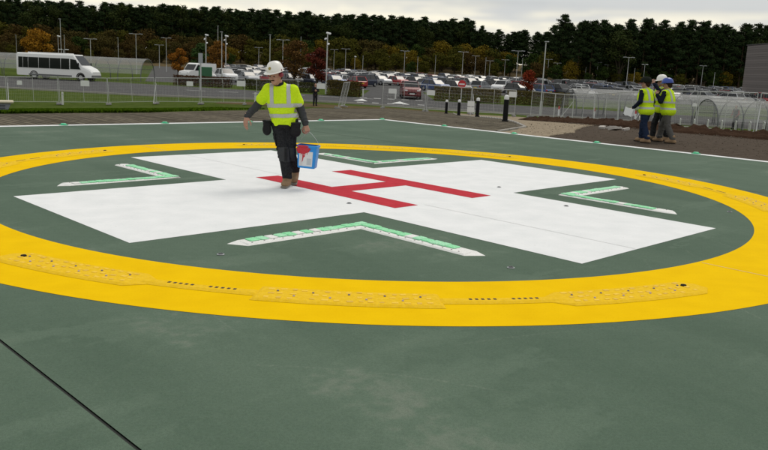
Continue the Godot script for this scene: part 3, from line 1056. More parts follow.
func build_people() -> void:
	# --- the painter walking over the cross
	var root := base("person", V3(-1.38, 0.010, -10.87), 0.0, "person in white helmet and yellow shirt walking over the cross with a bucket", "person")
	var J := {}
	J.hip = V3(-0.075, 0.92, 0.0); J.waist = V3(-0.115, 1.10, 0.02); J.neck = V3(-0.165, 1.395, 0.03)
	J.shL = V3(-0.305, 1.35, 0.03); J.shR = V3(0.035, 1.35, 0.01)
	J.elL = V3(-0.465, 1.12, -0.03); J.wrL = V3(-0.59, 0.965, 0.12)
	J.elR = V3(0.14, 1.09, -0.06); J.wrR = V3(0.225, 0.885, 0.05)
	J.hipL = V3(-0.16, 0.86, 0.0); J.hipR = V3(0.005, 0.86, 0.0)
	J.knL = V3(-0.075, 0.50, 0.085); J.anL = V3(-0.022, 0.105, 0.03)
	J.heelL = V3(-0.02, 0.012, -0.03); J.toeL = V3(-0.045, 0.012, 0.19)
	J.knR = V3(0.01, 0.49, -0.01); J.anR = V3(0.05, 0.165, -0.26)
	J.heelR = V3(0.052, 0.085, -0.32); J.toeR = V3(0.055, 0.015, -0.13)
	J.handL = aim(J.wrL, V3(-0.12, -1, 0.22), V3(-0.55, 0.1, 0.85)); J.thumbL = 1.0; J.curlL = 0.28; J.tinL = 0.1
	J.handR = aim(J.wrR, V3(0.30, -1, 0.12), V3(0.35, 0.1, 0.9)); J.thumbR = -1.0; J.curlR = 0.95; J.tinR = 0.6
	J.head = Transform3D(Basis(Vector3.UP, -0.42) * Basis(Vector3.RIGHT, 0.2) * Basis(Vector3.FORWARD, -0.05), V3(-0.205, 1.545, 0.085))
	person(root, J, {"cell": 0.011, "fine": 0.006, "tcell": 0.0085, "skin": M.skin, "moustache": true, "beard": false, "sleeve": M.grey_cloth, "top": M.hivis, "top_name": "t_shirt", "short_sleeves": true, "under": M.black_cloth, "hem": 0.85, "bands": [1.14, 1.0], "band_tilt": 0.05, "trousers": M.black_cloth, "boot": M.tan_boot, "sole": M.sole_grey, "helmet": M.white_helmet, "emblem": M.gold, "ear_cups": M.maroon, "helmet_tilt": -0.02, "seed": 3, "folds": 34, "helmet_scale": 0.93, "knee_pads": true})
	# tool belt with pouches
	var bl := MB.new()
	for i in 28:
		var a0 := TAU * i / 28
		var a1 := TAU * (i + 1) / 28
		var e0 := V3(cos(a0) * 0.186, 0, sin(a0) * 0.135)
		var e1 := V3(cos(a1) * 0.186, 0, sin(a1) * 0.135)
		var o := J.hip + V3(0, -0.09, 0) as Vector3
		bl.quad(o + e0, o + e1, o + e1 + V3(0, 0.045, 0), o + e0 + V3(0, 0.045, 0), (e0 + e1).normalized())
	put("belt", bl, M.black_leather, root)
	for k in [[V3(-0.315, 0.825, 0.05), -0.7, 0.13, 0.20], [V3(0.09, 0.815, 0.10), 0.5, 0.145, 0.18]]:
		var po := field_mesh([
			["e", k[0] + V3(0, 0.05, 0), V3(k[2] * 0.5, 0.045, 0.05), Basis(Vector3.UP, k[1]), 0.02],
			["e", k[0] - V3(0, 0.03, 0), V3(k[2] * 0.56, k[3] * 0.42, 0.055), Basis(Vector3.UP, k[1]), 0.02]], 0.009)
		po.box(k[0] + V3(0, 0.085, 0), V3(k[2] * 0.9, 0.03, 0.085), Basis(Vector3.UP, k[1]), 0.008)
		put("tool_pouch", po, M.black_leather, root)

	# --- the paint bucket in his hand
	var bo := V3(-1.38 + 0.262, 0.30, -10.87 + 0.075)
	var bk := base("paint_bucket", bo, -0.12, "blue square paint bucket with red spills hanging from the walking person's hand", "bucket")
	bk.rotation.z = -0.045
	var ring := func(y: float, w: float, d: float, r: float) -> Array:
		var a := []
		for c in 4:
			var sx: float = [1, -1, -1, 1][c]
			var sz: float = [1, 1, -1, -1][c]
			for i in 5:
				var t := PI * 0.5 * (c + i / 4.0)
				a.append(V3(sx * (w - r) + cos(t) * r, y, sz * (d - r) + sin(t) * r))
		return a
	var sh := MB.new()
	sh.loft([ring.call(0.0, 0.118, 0.095, 0.03), ring.call(0.012, 0.124, 0.1, 0.032), ring.call(0.30, 0.140, 0.114, 0.034)], false)
	sh.loft([ring.call(0.30, 0.135, 0.109, 0.032), ring.call(0.012, 0.119, 0.096, 0.03)], false)
	sh.loft([ring.call(0.0, 0.118, 0.095, 0.03), ring.call(0.001, 0.01, 0.01, 0.005)], false)
	put("tub", sh, M.bucket_blue, bk)
	var rm := MB.new()
	rm.loft([ring.call(0.288, 0.1405, 0.1145, 0.034), ring.call(0.290, 0.150, 0.124, 0.038), ring.call(0.318, 0.150, 0.124, 0.038), ring.call(0.320, 0.134, 0.108, 0.032)], false)
	put("rim", rm, M.bucket_blue, bk)
	var pn := MB.new()
	pn.loft([ring.call(0.24, 0.131, 0.105, 0.03), ring.call(0.242, 0.01, 0.01, 0.005)], false)
	put("paint", pn, M.red_wet, bk)
	# front face is z = d(y); things printed or spilled on it
	var fz := func(y: float) -> float: return 0.1 + (0.114 - 0.1) * (y - 0.012) / 0.288
	var face := func(pts: Array, lift: float, called: String, m: Material) -> void:
		var b := MB.new()
		var pl := PackedVector2Array()
		for p in pts: pl.append(Vector2(p[0], p[1]))
		var ids := Geometry2D.triangulate_polygon(pl)
		for i in range(0, ids.size(), 3):
			var v := []
			for k in 3:
				var p: Vector2 = pl[ids[i + k]]
				v.append(V3(p.x, p.y, fz.call(p.y) + lift))
			b.tri(v[0], v[1], v[2], V3(0, 0, 1), V3(0, 0, 1), V3(0, 0, 1))
		put(called, b, m, bk)
	face.call([[-0.098, 0.03], [0.088, 0.028], [0.092, 0.235], [-0.10, 0.235]], 0.0015, "label_sheet", M.label_white)
	face.call([[0.01, 0.05], [0.075, 0.05], [0.078, 0.14], [0.01, 0.14]], 0.003, "label_print", M.label_grey)
	face.call([[-0.09, 0.035], [-0.05, 0.035], [-0.05, 0.20], [-0.09, 0.20]], 0.003, "label_print", M.label_pale)
	# red paint run down from the rim: a body with drips
	var sp := field_mesh([
		["c", V3(-0.125, 0.265, 0.112), V3(0.035, 0.268, 0.113), 0.022, 0.020, 0.01], ["c", V3(-0.12, 0.238, 0.111), V3(0.025, 0.24, 0.111), 0.018, 0.015, 0.01], ["c", V3(-0.115, 0.21, 0.109), V3(-0.01, 0.22, 0.109), 0.010, 0.010, 0.01],
		["c", V3(-0.045, 0.25, 0.111), V3(-0.05, 0.10, 0.1045), 0.014, 0.004, 0.01], ["c", V3(-0.02, 0.25, 0.111), V3(-0.023, 0.16, 0.107), 0.01, 0.005, 0.01],
		["c", V3(-0.07, 0.25, 0.111), V3(-0.075, 0.17, 0.108), 0.008, 0.004, 0.01], ["c", V3(0.012, 0.25, 0.111), V3(0.01, 0.19, 0.109), 0.008, 0.004, 0.01],
		["c", V3(-0.035, 0.17, 0.108), V3(-0.065, 0.06, 0.103), 0.006, 0.003, 0.01], ["e", V3(-0.05, 0.305, 0.122), V3(0.095, 0.018, 0.009), Basis.IDENTITY, 0.01]], 0.005)
	put("paint_spill", sp, M.red_wet, bk)
	var hd := MB.new()
	var top := V3(0.0, 0.505, -0.02)
	var pts := []
	for i in 13:
		var t := i / 12.0
		var x := lerpf(-0.153, 0.153, t)
		var y := 0.295 + (top.y - 0.295) * pow(1.0 - absf(t - 0.45) / 0.45 if t < 0.45 else 1.0 - (t - 0.45) / 0.55, 0.6)
		pts.append(V3(x, y, -0.02 * sin(t * PI)))
	hd.path(pts, 0.0025, 6)
	put("handle", hd, M.steel, bk)

	# --- three workers talking beyond the edge line
	var y1 := ground(7.18, -22.05)
	var a := base("person", V3(7.28, y1, -22.1), -2.35, "person in dark cap and yellow vest holding white papers beside the pad", "person")
	person(a, stance({"stride": 0.22, "lean": 0.12, "wide": 0.215, "elR": V3(0.30, 1.14, 0.04), "wrR": V3(0.27, 0.95, 0.22), "elL": V3(-0.30, 1.14, 0.0), "wrL": V3(-0.23, 0.93, 0.16), "curlL": 0.7, "nod": 0.05, "look": 0.1}),
		{"cell": 0.016, "fine": 0.009, "skin": M.skin, "sleeve": M.navy, "top": M.hivis, "top_name": "vest", "cut_sleeves": true, "under": M.navy, "hem": 0.78, "bulk": 1.3, "bands": [1.15, 0.97], "trousers": M.denim, "boot": M.tan_boot, "helmet": M.dark_cap, "peak": 0.07, "seed": 5})
	var b2 := base("person", V3(8.0, ground(8.0, -22.4), -22.4), -2.25, "person in blue helmet and yellow vest with one arm bent up", "person")
	person(b2, stance({"stride": 0.34, "lean": 0.12, "wide": 0.215, "elR": V3(0.31, 1.16, 0.10), "wrR": V3(0.22, 1.36, 0.24), "curlR": 0.8, "elL": V3(-0.29, 1.17, 0.14), "wrL": V3(-0.16, 1.40, 0.20), "curlL": 0.9, "backL": V3(-1, 0, 0), "nod": 0.12, "look": 0.1}),
		{"cell": 0.016, "fine": 0.009, "skin": M.skin, "sleeve": M.navy, "top": M.hivis, "top_name": "vest", "cut_sleeves": true, "under": M.navy, "hem": 0.78, "bulk": 1.3, "bands": [1.15, 0.97], "trousers": M.grey_trousers, "boot": M.tan_boot, "helmet": M.blue_helmet, "seed": 6})
	var b3 := base("person", V3(8.05, ground(8.05, -23.1), -23.1), -1.5, "person in white helmet half hidden behind the blue-helmeted worker, hand raised", "person")
	person(b3, stance({"stride": 0.24, "lean": 0.1, "elR": V3(0.30, 1.36, 0.22), "wrR": V3(0.14, 1.58, 0.34), "curlR": 0.7, "backR": V3(0.6, 0, 1), "nod": 0.1}),
		{"cell": 0.018, "fine": 0.009, "skin": M.skin, "sleeve": M.navy, "top": M.hivis, "top_name": "vest", "cut_sleeves": true, "under": M.navy, "hem": 0.78, "bulk": 1.3, "bands": [1.15, 0.97], "trousers": M.black_cloth, "boot": M.tan_boot, "helmet": M.white_helmet, "seed": 7})
	a.scale = V3(1.14, 1.0, 1.14)
	b2.scale = V3(1.16, 1.0, 1.16)
	b3.scale = V3(1.12, 1.05, 1.12)
	# papers in the first one's hand
	var hp: Vector3 = a.transform * V3(0.29, 0.84, 0.33)
	var pp := base("papers", hp, -1.0, "loose white papers held by the person in the dark cap", "papers")
	for i in 3:
		var pb := MB.new()
		pb.box(V3(0.02 * i, 0.0, -0.012 * i), V3(0.30, 0.21, 0.003), Basis(Vector3.FORWARD, 0.25 - 0.14 * i) * Basis(Vector3.UP, 0.1 * i))
		put("sheet_of_paper", pb, M.paper, pp)

	# --- two far figures
	var f1 := base("person", G(-5.95, -62.3), 0.3, "person in black clothes standing on the verge behind the mesh fence", "person")
	person(f1, stance({"stride": 0.06, "elL": V3(-0.27, 1.15, 0.04), "wrL": V3(-0.08, 1.16, 0.2), "elR": V3(0.27, 1.15, 0.04), "wrR": V3(0.06, 1.2, 0.2)}),
		{"cell": 0.03, "fine": 0.016, "skin": M.skin, "sleeve": M.black_cloth, "top": M.black_cloth, "top_name": "jacket", "hem": 0.86, "bands": [-9.0], "trousers": M.black_cloth, "boot": M.black_leather, "seed": 8})
	var f2 := base("person", G(25.6, -57.6), -0.9, "person in dark clothes with red sleeves beside the right-hand cycle shelter", "person")
	person(f2, stance({"stride": 0.1, "lean": 0.2, "wrL": V3(-0.2, 0.95, 0.3), "wrR": V3(0.2, 0.95, 0.3)}),
		{"cell": 0.03, "fine": 0.016, "skin": M.skin, "sleeve": M.red_cloth, "top": M.black_cloth, "top_name": "jacket", "hem": 0.86, "bands": [-9.0], "trousers": M.black_cloth, "boot": M.black_leather, "seed": 9})

# ------------------------------------------------------------------ cars, bus
# a car in its own frame: z forwards, origin on the ground in the middle
func car(called: String, L: float, Wd: float, Hh: float, hood: float, nose: float, scr: float, roof0: float, roof1: float, tail: float) -> Node3D:
	var o := Node3D.new()
	o.name = called
	var w := Wd * 0.5
	var bl := Hh * 0.60          # belt line
	var yb := 0.22
	var sec := func(z: float, wd: float, y0: float, y1: float, y2: float) -> Array:
		return [V3(-wd * 0.9, y0, z), V3(wd * 0.9, y0, z), V3(wd, y0 + 0.12, z), V3(wd, lerpf(y0, y1, 0.72), z), V3(wd * 0.95, y1, z), V3(wd * 0.80, y2, z), V3(-wd * 0.80, y2, z), V3(-wd * 0.95, y1, z), V3(-wd, lerpf(y0, y1, 0.72), z), V3(-wd, y0 + 0.12, z)]
	var f := L * 0.5
	var body := MB.new()
	body.loft([
		sec.call(-f, w * 0.84, yb + 0.12, bl * 0.86, bl * 0.9), sec.call(-f + 0.10, w * 0.94, yb, bl * 0.96, bl), sec.call(tail, w, yb - 0.02, bl, bl + 0.01),
		sec.call(scr, w, yb - 0.02, bl, bl + 0.01), sec.call(scr + 0.25, w, yb - 0.02, bl * 0.98, hood + 0.03), sec.call(f - 0.45, w * 0.97, yb, hood * 0.93, hood),
		sec.call(f - 0.12, w * 0.9, yb + 0.02, nose * 0.93, nose), sec.call(f, w * 0.76, yb + 0.14, nose * 0.78, nose * 0.82)])
	# roof panel and pillars
	var rw := w * 0.72
	var rt := Hh
	body.loft([
		[V3(-rw, rt - 0.05, roof1), V3(rw, rt - 0.05, roof1), V3(rw * 0.92, rt - 0.015, roof1), V3(-rw * 0.92, rt - 0.015, roof1)],
		[V3(-rw, rt - 0.04, lerpf(roof0, roof1, 0.5)), V3(rw, rt - 0.04, lerpf(roof0, roof1, 0.5)), V3(rw * 0.9, rt, lerpf(roof0, roof1, 0.5)), V3(-rw * 0.9, rt, lerpf(roof0, roof1, 0.5))],
		[V3(-rw, rt - 0.08, roof0), V3(rw, rt - 0.08, roof0), V3(rw * 0.9, rt - 0.045, roof0), V3(-rw * 0.9, rt - 0.045, roof0)]])
	for sx in [-1.0, 1.0]:
		body.tube(V3(sx * w * 0.86, bl, scr + 0.12), V3(sx * rw * 0.98, rt - 0.06, roof0), 0.04, 0.035, 5, false)
		body.tube(V3(sx * w * 0.90, bl, lerpf(scr, tail, 0.45)), V3(sx * rw, rt - 0.04, lerpf(roof0, roof1, 0.45)), 0.035, 0.03, 5, false)
		body.tube(V3(sx * w * 0.86, bl, tail - 0.12), V3(sx * rw * 0.98, rt - 0.04, roof1), 0.08, 0.06, 5, false)
	part("body", body.mesh(), null, o)
	var gl := MB.new()
	var gb := bl - 0.03
	gl.fquad(V3(-w * 0.80, gb, scr + 0.22), V3(w * 0.80, gb, scr + 0.22), V3(rw * 0.93, rt - 0.055, roof0 + 0.01), V3(-rw * 0.93, rt - 0.055, roof0 + 0.01), V3(0, 0.5, 1))
	part("windscreen", gl.mesh(), M.car_glass, o)
	var gr := MB.new()
	gr.fquad(V3(-w * 0.80, gb, tail - 0.18), V3(w * 0.80, gb, tail - 0.18), V3(rw * 0.9, rt - 0.05, roof1 - 0.01), V3(-rw * 0.9, rt - 0.05, roof1 - 0.01), V3(0, 0.5, -1))
	part("rear_window", gr.mesh(), M.car_glass, o)
	for sx in [-1.0, 1.0]:
		var gs := MB.new()
		gs.fquad(V3(sx * w * 0.89, gb, scr + 0.14), V3(sx * w * 0.89, gb, tail - 0.12), V3(sx * rw * 0.985, rt - 0.05, roof1), V3(sx * rw * 0.985, rt - 0.05, roof0), V3(sx, 0.3, 0))
		part("side_window", gs.mesh(), M.car_glass, o)
		var hl := MB.new()
		hl.box(V3(sx * w * 0.66, nose * 0.86, f - 0.09), V3(w * 0.36, 0.13, 0.14), Basis(Vector3.UP, sx * 0.35), 0.03)
		part("headlight", hl.mesh(), M.headlight, o)
		var tl := MB.new()
		tl.box(V3(sx * w * 0.76, bl * 0.84, -f + 0.045), V3(w * 0.26, 0.18, 0.12), Basis(Vector3.UP, -sx * 0.3), 0.02)
		part("tail_light", tl.mesh(), M.tail_light, o)
		var mr := MB.new()
		mr.box(V3(sx * (w + 0.07), bl + 0.04, scr + 0.02), V3(0.16, 0.12, 0.09), Basis.IDENTITY, 0.03)
		part("mirror", mr.mesh(), M.black_plastic, o)
		for z in [f - 0.82, -f + 0.78]:
			var wh := MB.new()
			var X := Transform3D(Basis(Vector3.FORWARD, sx * PI * 0.5), V3(sx * (w - 0.11), 0.32, z))
			wh.lathe([Vector2(0.0, 0.09), Vector2(0.2, 0.1), Vector2(0.21, 0.125), Vector2(0.30, 0.12), Vector2(0.325, 0.09), Vector2(0.325, -0.08), Vector2(0.0, -0.08)], 16, X)
			var wn := part("wheel", wh.mesh(), M.black_rubber, o)
			var ri := MB.new()
			ri.lathe([Vector2(0.0, 0.115), Vector2(0.06, 0.112), Vector2(0.2, 0.118), Vector2(0.205, 0.105)], 14, X)
			part("rim", ri.mesh(), M.alloy, wn)
	for e in 2:
		var np := MB.new()
		np.box(V3(0, 0.48 if e == 0 else bl * 0.66, (f + 0.005) if e == 0 else (-f - 0.005)), V3(0.5, 0.11, 0.03), Basis.IDENTITY)
		part("number_plate", np.mesh(), M.white_plastic if e == 0 else M.yellow_plate, o)
	var gri := MB.new()
	gri.box(V3(0, nose * 0.60, f - 0.015), V3(w * 0.9, 0.14, 0.06), Basis.IDENTITY, 0.02)
	part("grille", gri.mesh(), M.black_plastic, o)
	return o

func place_car(proto: Node3D, at: Vector3, turn: float, paint: Material, label: String, group := "") -> Node3D:
	var c: Node3D = proto.duplicate()
	c.name = numbered(String(proto.name))
	add_child(c)
	c.position = at
	c.rotation.y = turn
	(c.get_node("body") as MeshInstance3D).material_override = paint
	tag(c, label, "van" if String(proto.name).contains("van") else "car", group)
	return c

func build_cars() -> void:
	var protos := [
		car("hatchback", 4.05, 1.78, 1.48, 0.96, 0.80, 0.75, 0.15, -1.45, -1.75),
		car("estate_car", 4.65, 1.84, 1.50, 0.95, 0.78, 0.85, 0.2, -1.75, -2.05),
		car("saloon_car", 4.60, 1.82, 1.44, 0.94, 0.76, 0.85, 0.15, -0.95, -1.55),
		car("crossover_car", 4.55, 1.90, 1.70, 1.10, 0.92, 0.8, 0.2, -1.65, -1.95)]
	var kind := ["hatchback", "estate car", "saloon car", "crossover car"]
	var colors := [["silver", "car_silver"], ["white", "car_white"], ["dark grey", "car_grey"], ["black", "car_black"], ["blue", "car_blue"], ["red", "car_red"], ["pale grey", "car_pale"], ["dark blue", "car_navy"], ["bright blue", "car_sky"], ["dark red", "car_maroon"]]
	var wt := [22, 12, 20, 18, 8, 5, 10, 7, 2, 2]
	var r := RandomNumberGenerator.new()
	r.seed = 77
	place_car(protos[3], G(2.05, -79.0), 0.06, M.car_maroon, "dark red crossover car facing the pad on the access road between the hedges")
	var rows := [104.0, 110.5, 122.0, 128.5, 140.0, 146.5, 158.0, 164.5, 176.0, 183.0]
	var n := 0
	var rest := []
	for ri in rows.size():
		var d: float = rows[ri]
		var x := -0.262 * d
		var idx := 0
		var tilt := 0.55 if ri % 2 == 0 else -0.5
		while x < 0.52 * d:
			x += r.randf_range(2.65, 2.9)
			if absf(x - 0.8) < 3.6 and ri < 2: continue        # access road mouth
			if r.randf() < (0.12 if ri < 6 else 0.2): continue
			var t := r.randi() % 100
			var ci := 0
			while ci < 9 and t >= wt[ci]:
				t -= wt[ci]; ci += 1
			var ki := [0, 0, 1, 2, 3, 3, 0, 1][r.randi() % 8] as int
			var z := -d + r.randf_range(-0.35, 0.35)
			var flip := r.randf() < 0.3
			idx += 1
			n += 1
			if n > 290:
				var pc: Color = (M[colors[ci][1]] as StandardMaterial3D).albedo_color.srgb_to_linear()
				rest.append([Transform3D(Basis(Vector3.UP, tilt + (PI if flip else 0.0)), G(x, z)), pc, n])
				continue
			place_car(protos[ki], G(x, z), tilt + (PI if flip else 0.0) + r.randf_range(-0.04, 0.04), M[colors[ci][1]], "%s %s, %s from the left in the %s row of the car park" % [colors[ci][0], kind[ki], ordinal(idx - 1), ordinal(ri)], "cars parked in the car park")
	# cars past the first three hundred: one distant mass
	var far := Node3D.new()
	far.name = numbered("distant_cars")
	add_child(far)
	tag(far, "mass of small parked cars at the far end of the car park", "cars", "", "stuff")
	for ki in 2:
		var X := []
		var Cc := []
		for q in rest:
			if q[2] % 2 == ki:
				X.append(q[0]); Cc.append(q[1])
		for nm in ["body", "windscreen", "rear_window", "side_window"]:
			var mm := MultiMesh.new()
			mm.transform_format = MultiMesh.TRANSFORM_3D
			mm.use_colors = nm == "body"
			var src: MeshInstance3D = protos[ki].get_node(nm)
			mm.mesh = src.mesh
			mm.instance_count = X.size()
			for i in X.size():
				mm.set_instance_transform(i, X[i])
				if nm == "body": mm.set_instance_color(i, Cc[i])
			var mi := MultiMeshInstance3D.new()
			mi.multimesh = mm
			mi.material_override = M.car_any if nm == "body" else M.car_glass
			mi.name = nm.replace("body", "bodies")
			mi.set_meta("kind", "stuff")
			far.add_child(mi, true)
	for pr in protos: pr.free()

func build_bus() -> void:
	# side of the bus faces the camera, nose to the right
	var o := base("minibus", G(-36.2, -85.6), PI * 0.5 - 0.14, "white single-deck minibus with dark windows driving along the road", "bus")
	var L := 8.7
	var w := 1.12
	var Hh := 2.75
	var f := L * 0.5
	var sec := func(z: float, y0: float, y1: float, wd: float) -> Array:
		return [V3(-wd, y0, z), V3(wd, y0, z), V3(wd, y1 * 0.55, z), V3(wd * 0.99, y1 * 0.75, z), V3(wd * 0.93, y1 - 0.12, z), V3(wd * 0.8, y1, z), V3(-wd * 0.8, y1, z), V3(-wd * 0.93, y1 - 0.12, z), V3(-wd * 0.99, y1 * 0.75, z), V3(-wd, y1 * 0.55, z)]
	var b := MB.new()
	b.loft([sec.call(-f, 0.5, Hh - 0.06, w * 0.95), sec.call(-f + 0.12, 0.36, Hh, w), sec.call(f - 2.1, 0.36, Hh, w), sec.call(f - 1.15, 0.36, 1.62, w * 0.98), sec.call(f - 0.35, 0.38, 1.28, w * 0.95), sec.call(f, 0.45, 0.98, w * 0.82)])
	b.box(V3(0, Hh + 0.03, -0.9), V3(1.5, 0.12, 4.6), Basis.IDENTITY, 0.05)
	put("body", b, M.bus_white, o)
	for sx in [-1.0, 1.0]:
		# side glazing: one window per bay
		var z := -f + 0.25
		for wl in [0.55, 0.62, 1.22, 1.28, 1.28, 1.02]:
			var g := MB.new()
			g.prism(PackedVector2Array([Vector2(z + 0.03, 1.18), Vector2(z + wl - 0.03, 1.18), Vector2(z + wl - 0.03, 2.3), Vector2(z + 0.03, 2.3)]), -0.012, 0.012, Transform3D(Basis(V3(0, 0, 1), V3(-0.05 * sx, 1, 0), V3(1, 0, 0)), V3(sx * (w + 0.095), 0, 0)))
			put("window", g, M.car_glass, o)
			z += wl
		var cg := MB.new()
		cg.prism(PackedVector2Array([Vector2(z + 0.08, 1.22), Vector2(z + 1.25, 1.22), Vector2(z + 1.12, 1.45), Vector2(z + 0.72, 2.2), Vector2(z + 0.08, 2.28)]), -0.012, 0.012, Transform3D(Basis(V3(0, 0, 1), V3(-0.05 * sx, 1, 0), V3(1, 0, 0)), V3(sx * (w + 0.095), 0, 0)))
		put("cab_window", cg, M.car_glass, o)
		for zz in [f - 1.25, -f + 2.05]:
			var wh := MB.new()
			var X := Transform3D(Basis(Vector3.FORWARD, sx * PI * 0.5), V3(sx * (w - 0.12), 0.38, zz))
			wh.lathe([Vector2(0.0, 0.1), Vector2(0.22, 0.11), Vector2(0.36, 0.13), Vector2(0.38, 0.1), Vector2(0.38, -0.1), Vector2(0, -0.1)], 18, X)
			var wn := put("wheel", wh, M.black_rubber, o)
			var ri := MB.new()
			ri.lathe([Vector2(0.0, 0.13), Vector2(0.1, 0.125), Vector2(0.22, 0.128), Vector2(0.23, 0.11)], 14, X)
			put("rim", ri, M.alloy, wn)
			var ar := MB.new()
			ar.lathe([Vector2(0.40, 0.123), Vector2(0.50, 0.124)], 20, X)
			put("wheel_arch", ar, M.black_plastic, o)
		var hl := MB.new()
		hl.box(V3(sx * 0.78, 0.92, f - 0.16), V3(0.34, 0.2, 0.22), Basis(Vector3.UP, sx * 0.5), 0.05)
		put("headlight", hl, M.headlight, o)
		var mr := MB.new()
		mr.box(V3(sx * (w + 0.2), 1.75, f - 1.35), V3(0.14, 0.32, 0.12), Basis.IDENTITY, 0.04)
		mr.tube(V3(sx * (w - 0.02), 1.7, f - 1.4), V3(sx * (w + 0.2), 1.75, f - 1.35), 0.025, 0.025, 6)
		put("mirror", mr, M.black_plastic, o)
		var st := MB.new()
		st.box(V3(sx * (w + 0.004), 0.47, -0.4), V3(0.02, 0.16, 5.0), Basis.IDENTITY)
		put("lower_trim", st, M.bus_grey, o)
	var dr := MB.new()
	dr.box(V3(w + 0.04, 1.32, -f + 1.05), V3(0.06, 1.9, 0.78), Basis.IDENTITY, 0.02)
	var dn := put("door", dr, M.bus_white, o)
	var dg := MB.new()
	dg.box(V3(w + 0.076, 1.75, -f + 1.05), V3(0.02, 0.9, 0.6), Basis.IDENTITY)
	put("door_window", dg, M.car_glass, dn)
	var ws := MB.new()
	ws.fquad(V3(-0.96, 1.66, f - 1.17), V3(0.96, 1.66, f - 1.17), V3(0.84, 2.6, f - 2.02), V3(-0.84, 2.6, f - 2.02), V3(0, 0.6, 1))
	var k := MB.new()
	for i in range(0, ws.V.size(), 3):
		var off := V3(0, 0.03, 0.045)
		k.tri(ws.V[i] + off, ws.V[i + 1] + off, ws.V[i + 2] + off, ws.N[i], ws.N[i + 1], ws.N[i + 2])
	put("windscreen", k, M.car_glass, o)
	var bp := MB.new()
	bp.box(V3(0, 0.52, f - 0.08), V3(1.9, 0.3, 0.3), Basis.IDENTITY, 0.08)
	put("bumper", bp, M.bus_grey, o)

func box_van(called: String, at: Vector3, turn: float, label: String) -> void:
	var o := base(called, at, turn, label, "van")
	var b := MB.new()
	b.prism(PackedVector2Array([Vector2(-2.5, 0.35), Vector2(2.45, 0.35), Vector2(2.5, 0.85), Vector2(2.35, 1.15), Vector2(1.55, 1.3), Vector2(0.95, 2.1), Vector2(0.6, 2.25), Vector2(-2.45, 2.25), Vector2(-2.5, 2.1)]), -0.95, 0.95, Transform3D(Basis(V3(0, 0, 1), V3(0, 1, 0), V3(-1, 0, 0)), Vector3.ZERO))
	put("body", b, M.bus_white, o)
	for sx in [-1.0, 1.0]:
		var g := MB.new()
		g.prism(PackedVector2Array([Vector2(0.35, 1.3), Vector2(1.4, 1.3), Vector2(0.9, 2.0), Vector2(0.35, 2.0)]), -0.01, 0.01, Transform3D(Basis(V3(0, 0, 1), V3(0, 1, 0), V3(-1, 0, 0)), V3(sx * 0.96, 0, 0)))
		put("side_window", g, M.car_glass, o)
		for z in [1.65, -1.55]:
			var wh := MB.new()
			wh.lathe([Vector2(0, 0.1), Vector2(0.3, 0.12), Vector2(0.34, 0.08), Vector2(0.34, -0.08), Vector2(0, -0.08)], 16, Transform3D(Basis(Vector3.FORWARD, sx * PI * 0.5), V3(sx * 0.88, 0.34, z)))
			put("wheel", wh, M.black_rubber, o)
		var hl := MB.new()
		hl.box(V3(sx * 0.7, 0.98, 2.42), V3(0.34, 0.2, 0.14), Basis.IDENTITY, 0.04)
		put("headlight", hl, M.headlight, o)
	var ws := MB.new()
	ws.fquad(V3(-0.85, 1.36, 1.55), V3(0.85, 1.36, 1.55), V3(0.8, 2.08, 1.01), V3(-0.8, 2.08, 1.01), V3(0, 0.6, 1))
	put("windscreen", ws, M.car_glass, o)

# ------------------------------------------------------------------ fences, shelters, posts, signs
func fence_proto() -> Node3D:
	var o := Node3D.new()
	o.name = "fence_panel"
	var fr := MB.new()
	var w := 1.70
	fr.path([V3(-w, 0.05, 0), V3(-w, 2.0, 0), V3(w, 2.0, 0), V3(w, 0.05, 0)], 0.021, 8)
	fr.tube(V3(-w, 0.18, 0), V3(w, 0.18, 0), 0.016, 0.016, 8)
	fr.tube(V3(0, 0.18, 0), V3(0, 2.0, 0), 0.016, 0.016, 8)
	put("frame", fr, M.galvanised, o)
	var wr := MB.new()
	for i in 27:
		var x := -w + 0.12 + i * (2 * w - 0.24) / 26.0
		wr.tube(V3(x, 0.19, 0.0), V3(x, 1.98, 0.0), 0.0022, 0.0022, 4, false)
	for i in 8:
		wr.tube(V3(-w, 0.3 + i * 0.235, 0.004), V3(w, 0.3 + i * 0.235, 0.004), 0.0022, 0.0022, 4, false)
	var wn := put("wire_mesh", wr, M.galvanised, o)
	wn.set_meta("kind", "stuff")
	for sx in [-1.0, 1.0]:
		var ft := MB.new()
		ft.prism(PackedVector2Array([Vector2(-0.30, 0.0), Vector2(0.30, 0.0), Vector2(0.26, 0.12), Vector2(-0.26, 0.12)]), -0.11, 0.11, Transform3D(Basis(Vector3.UP, PI * 0.5), V3(sx * (w - 0.04), 0.0, 0)))
		put("foot_block", ft, M.concrete, o)
	return o

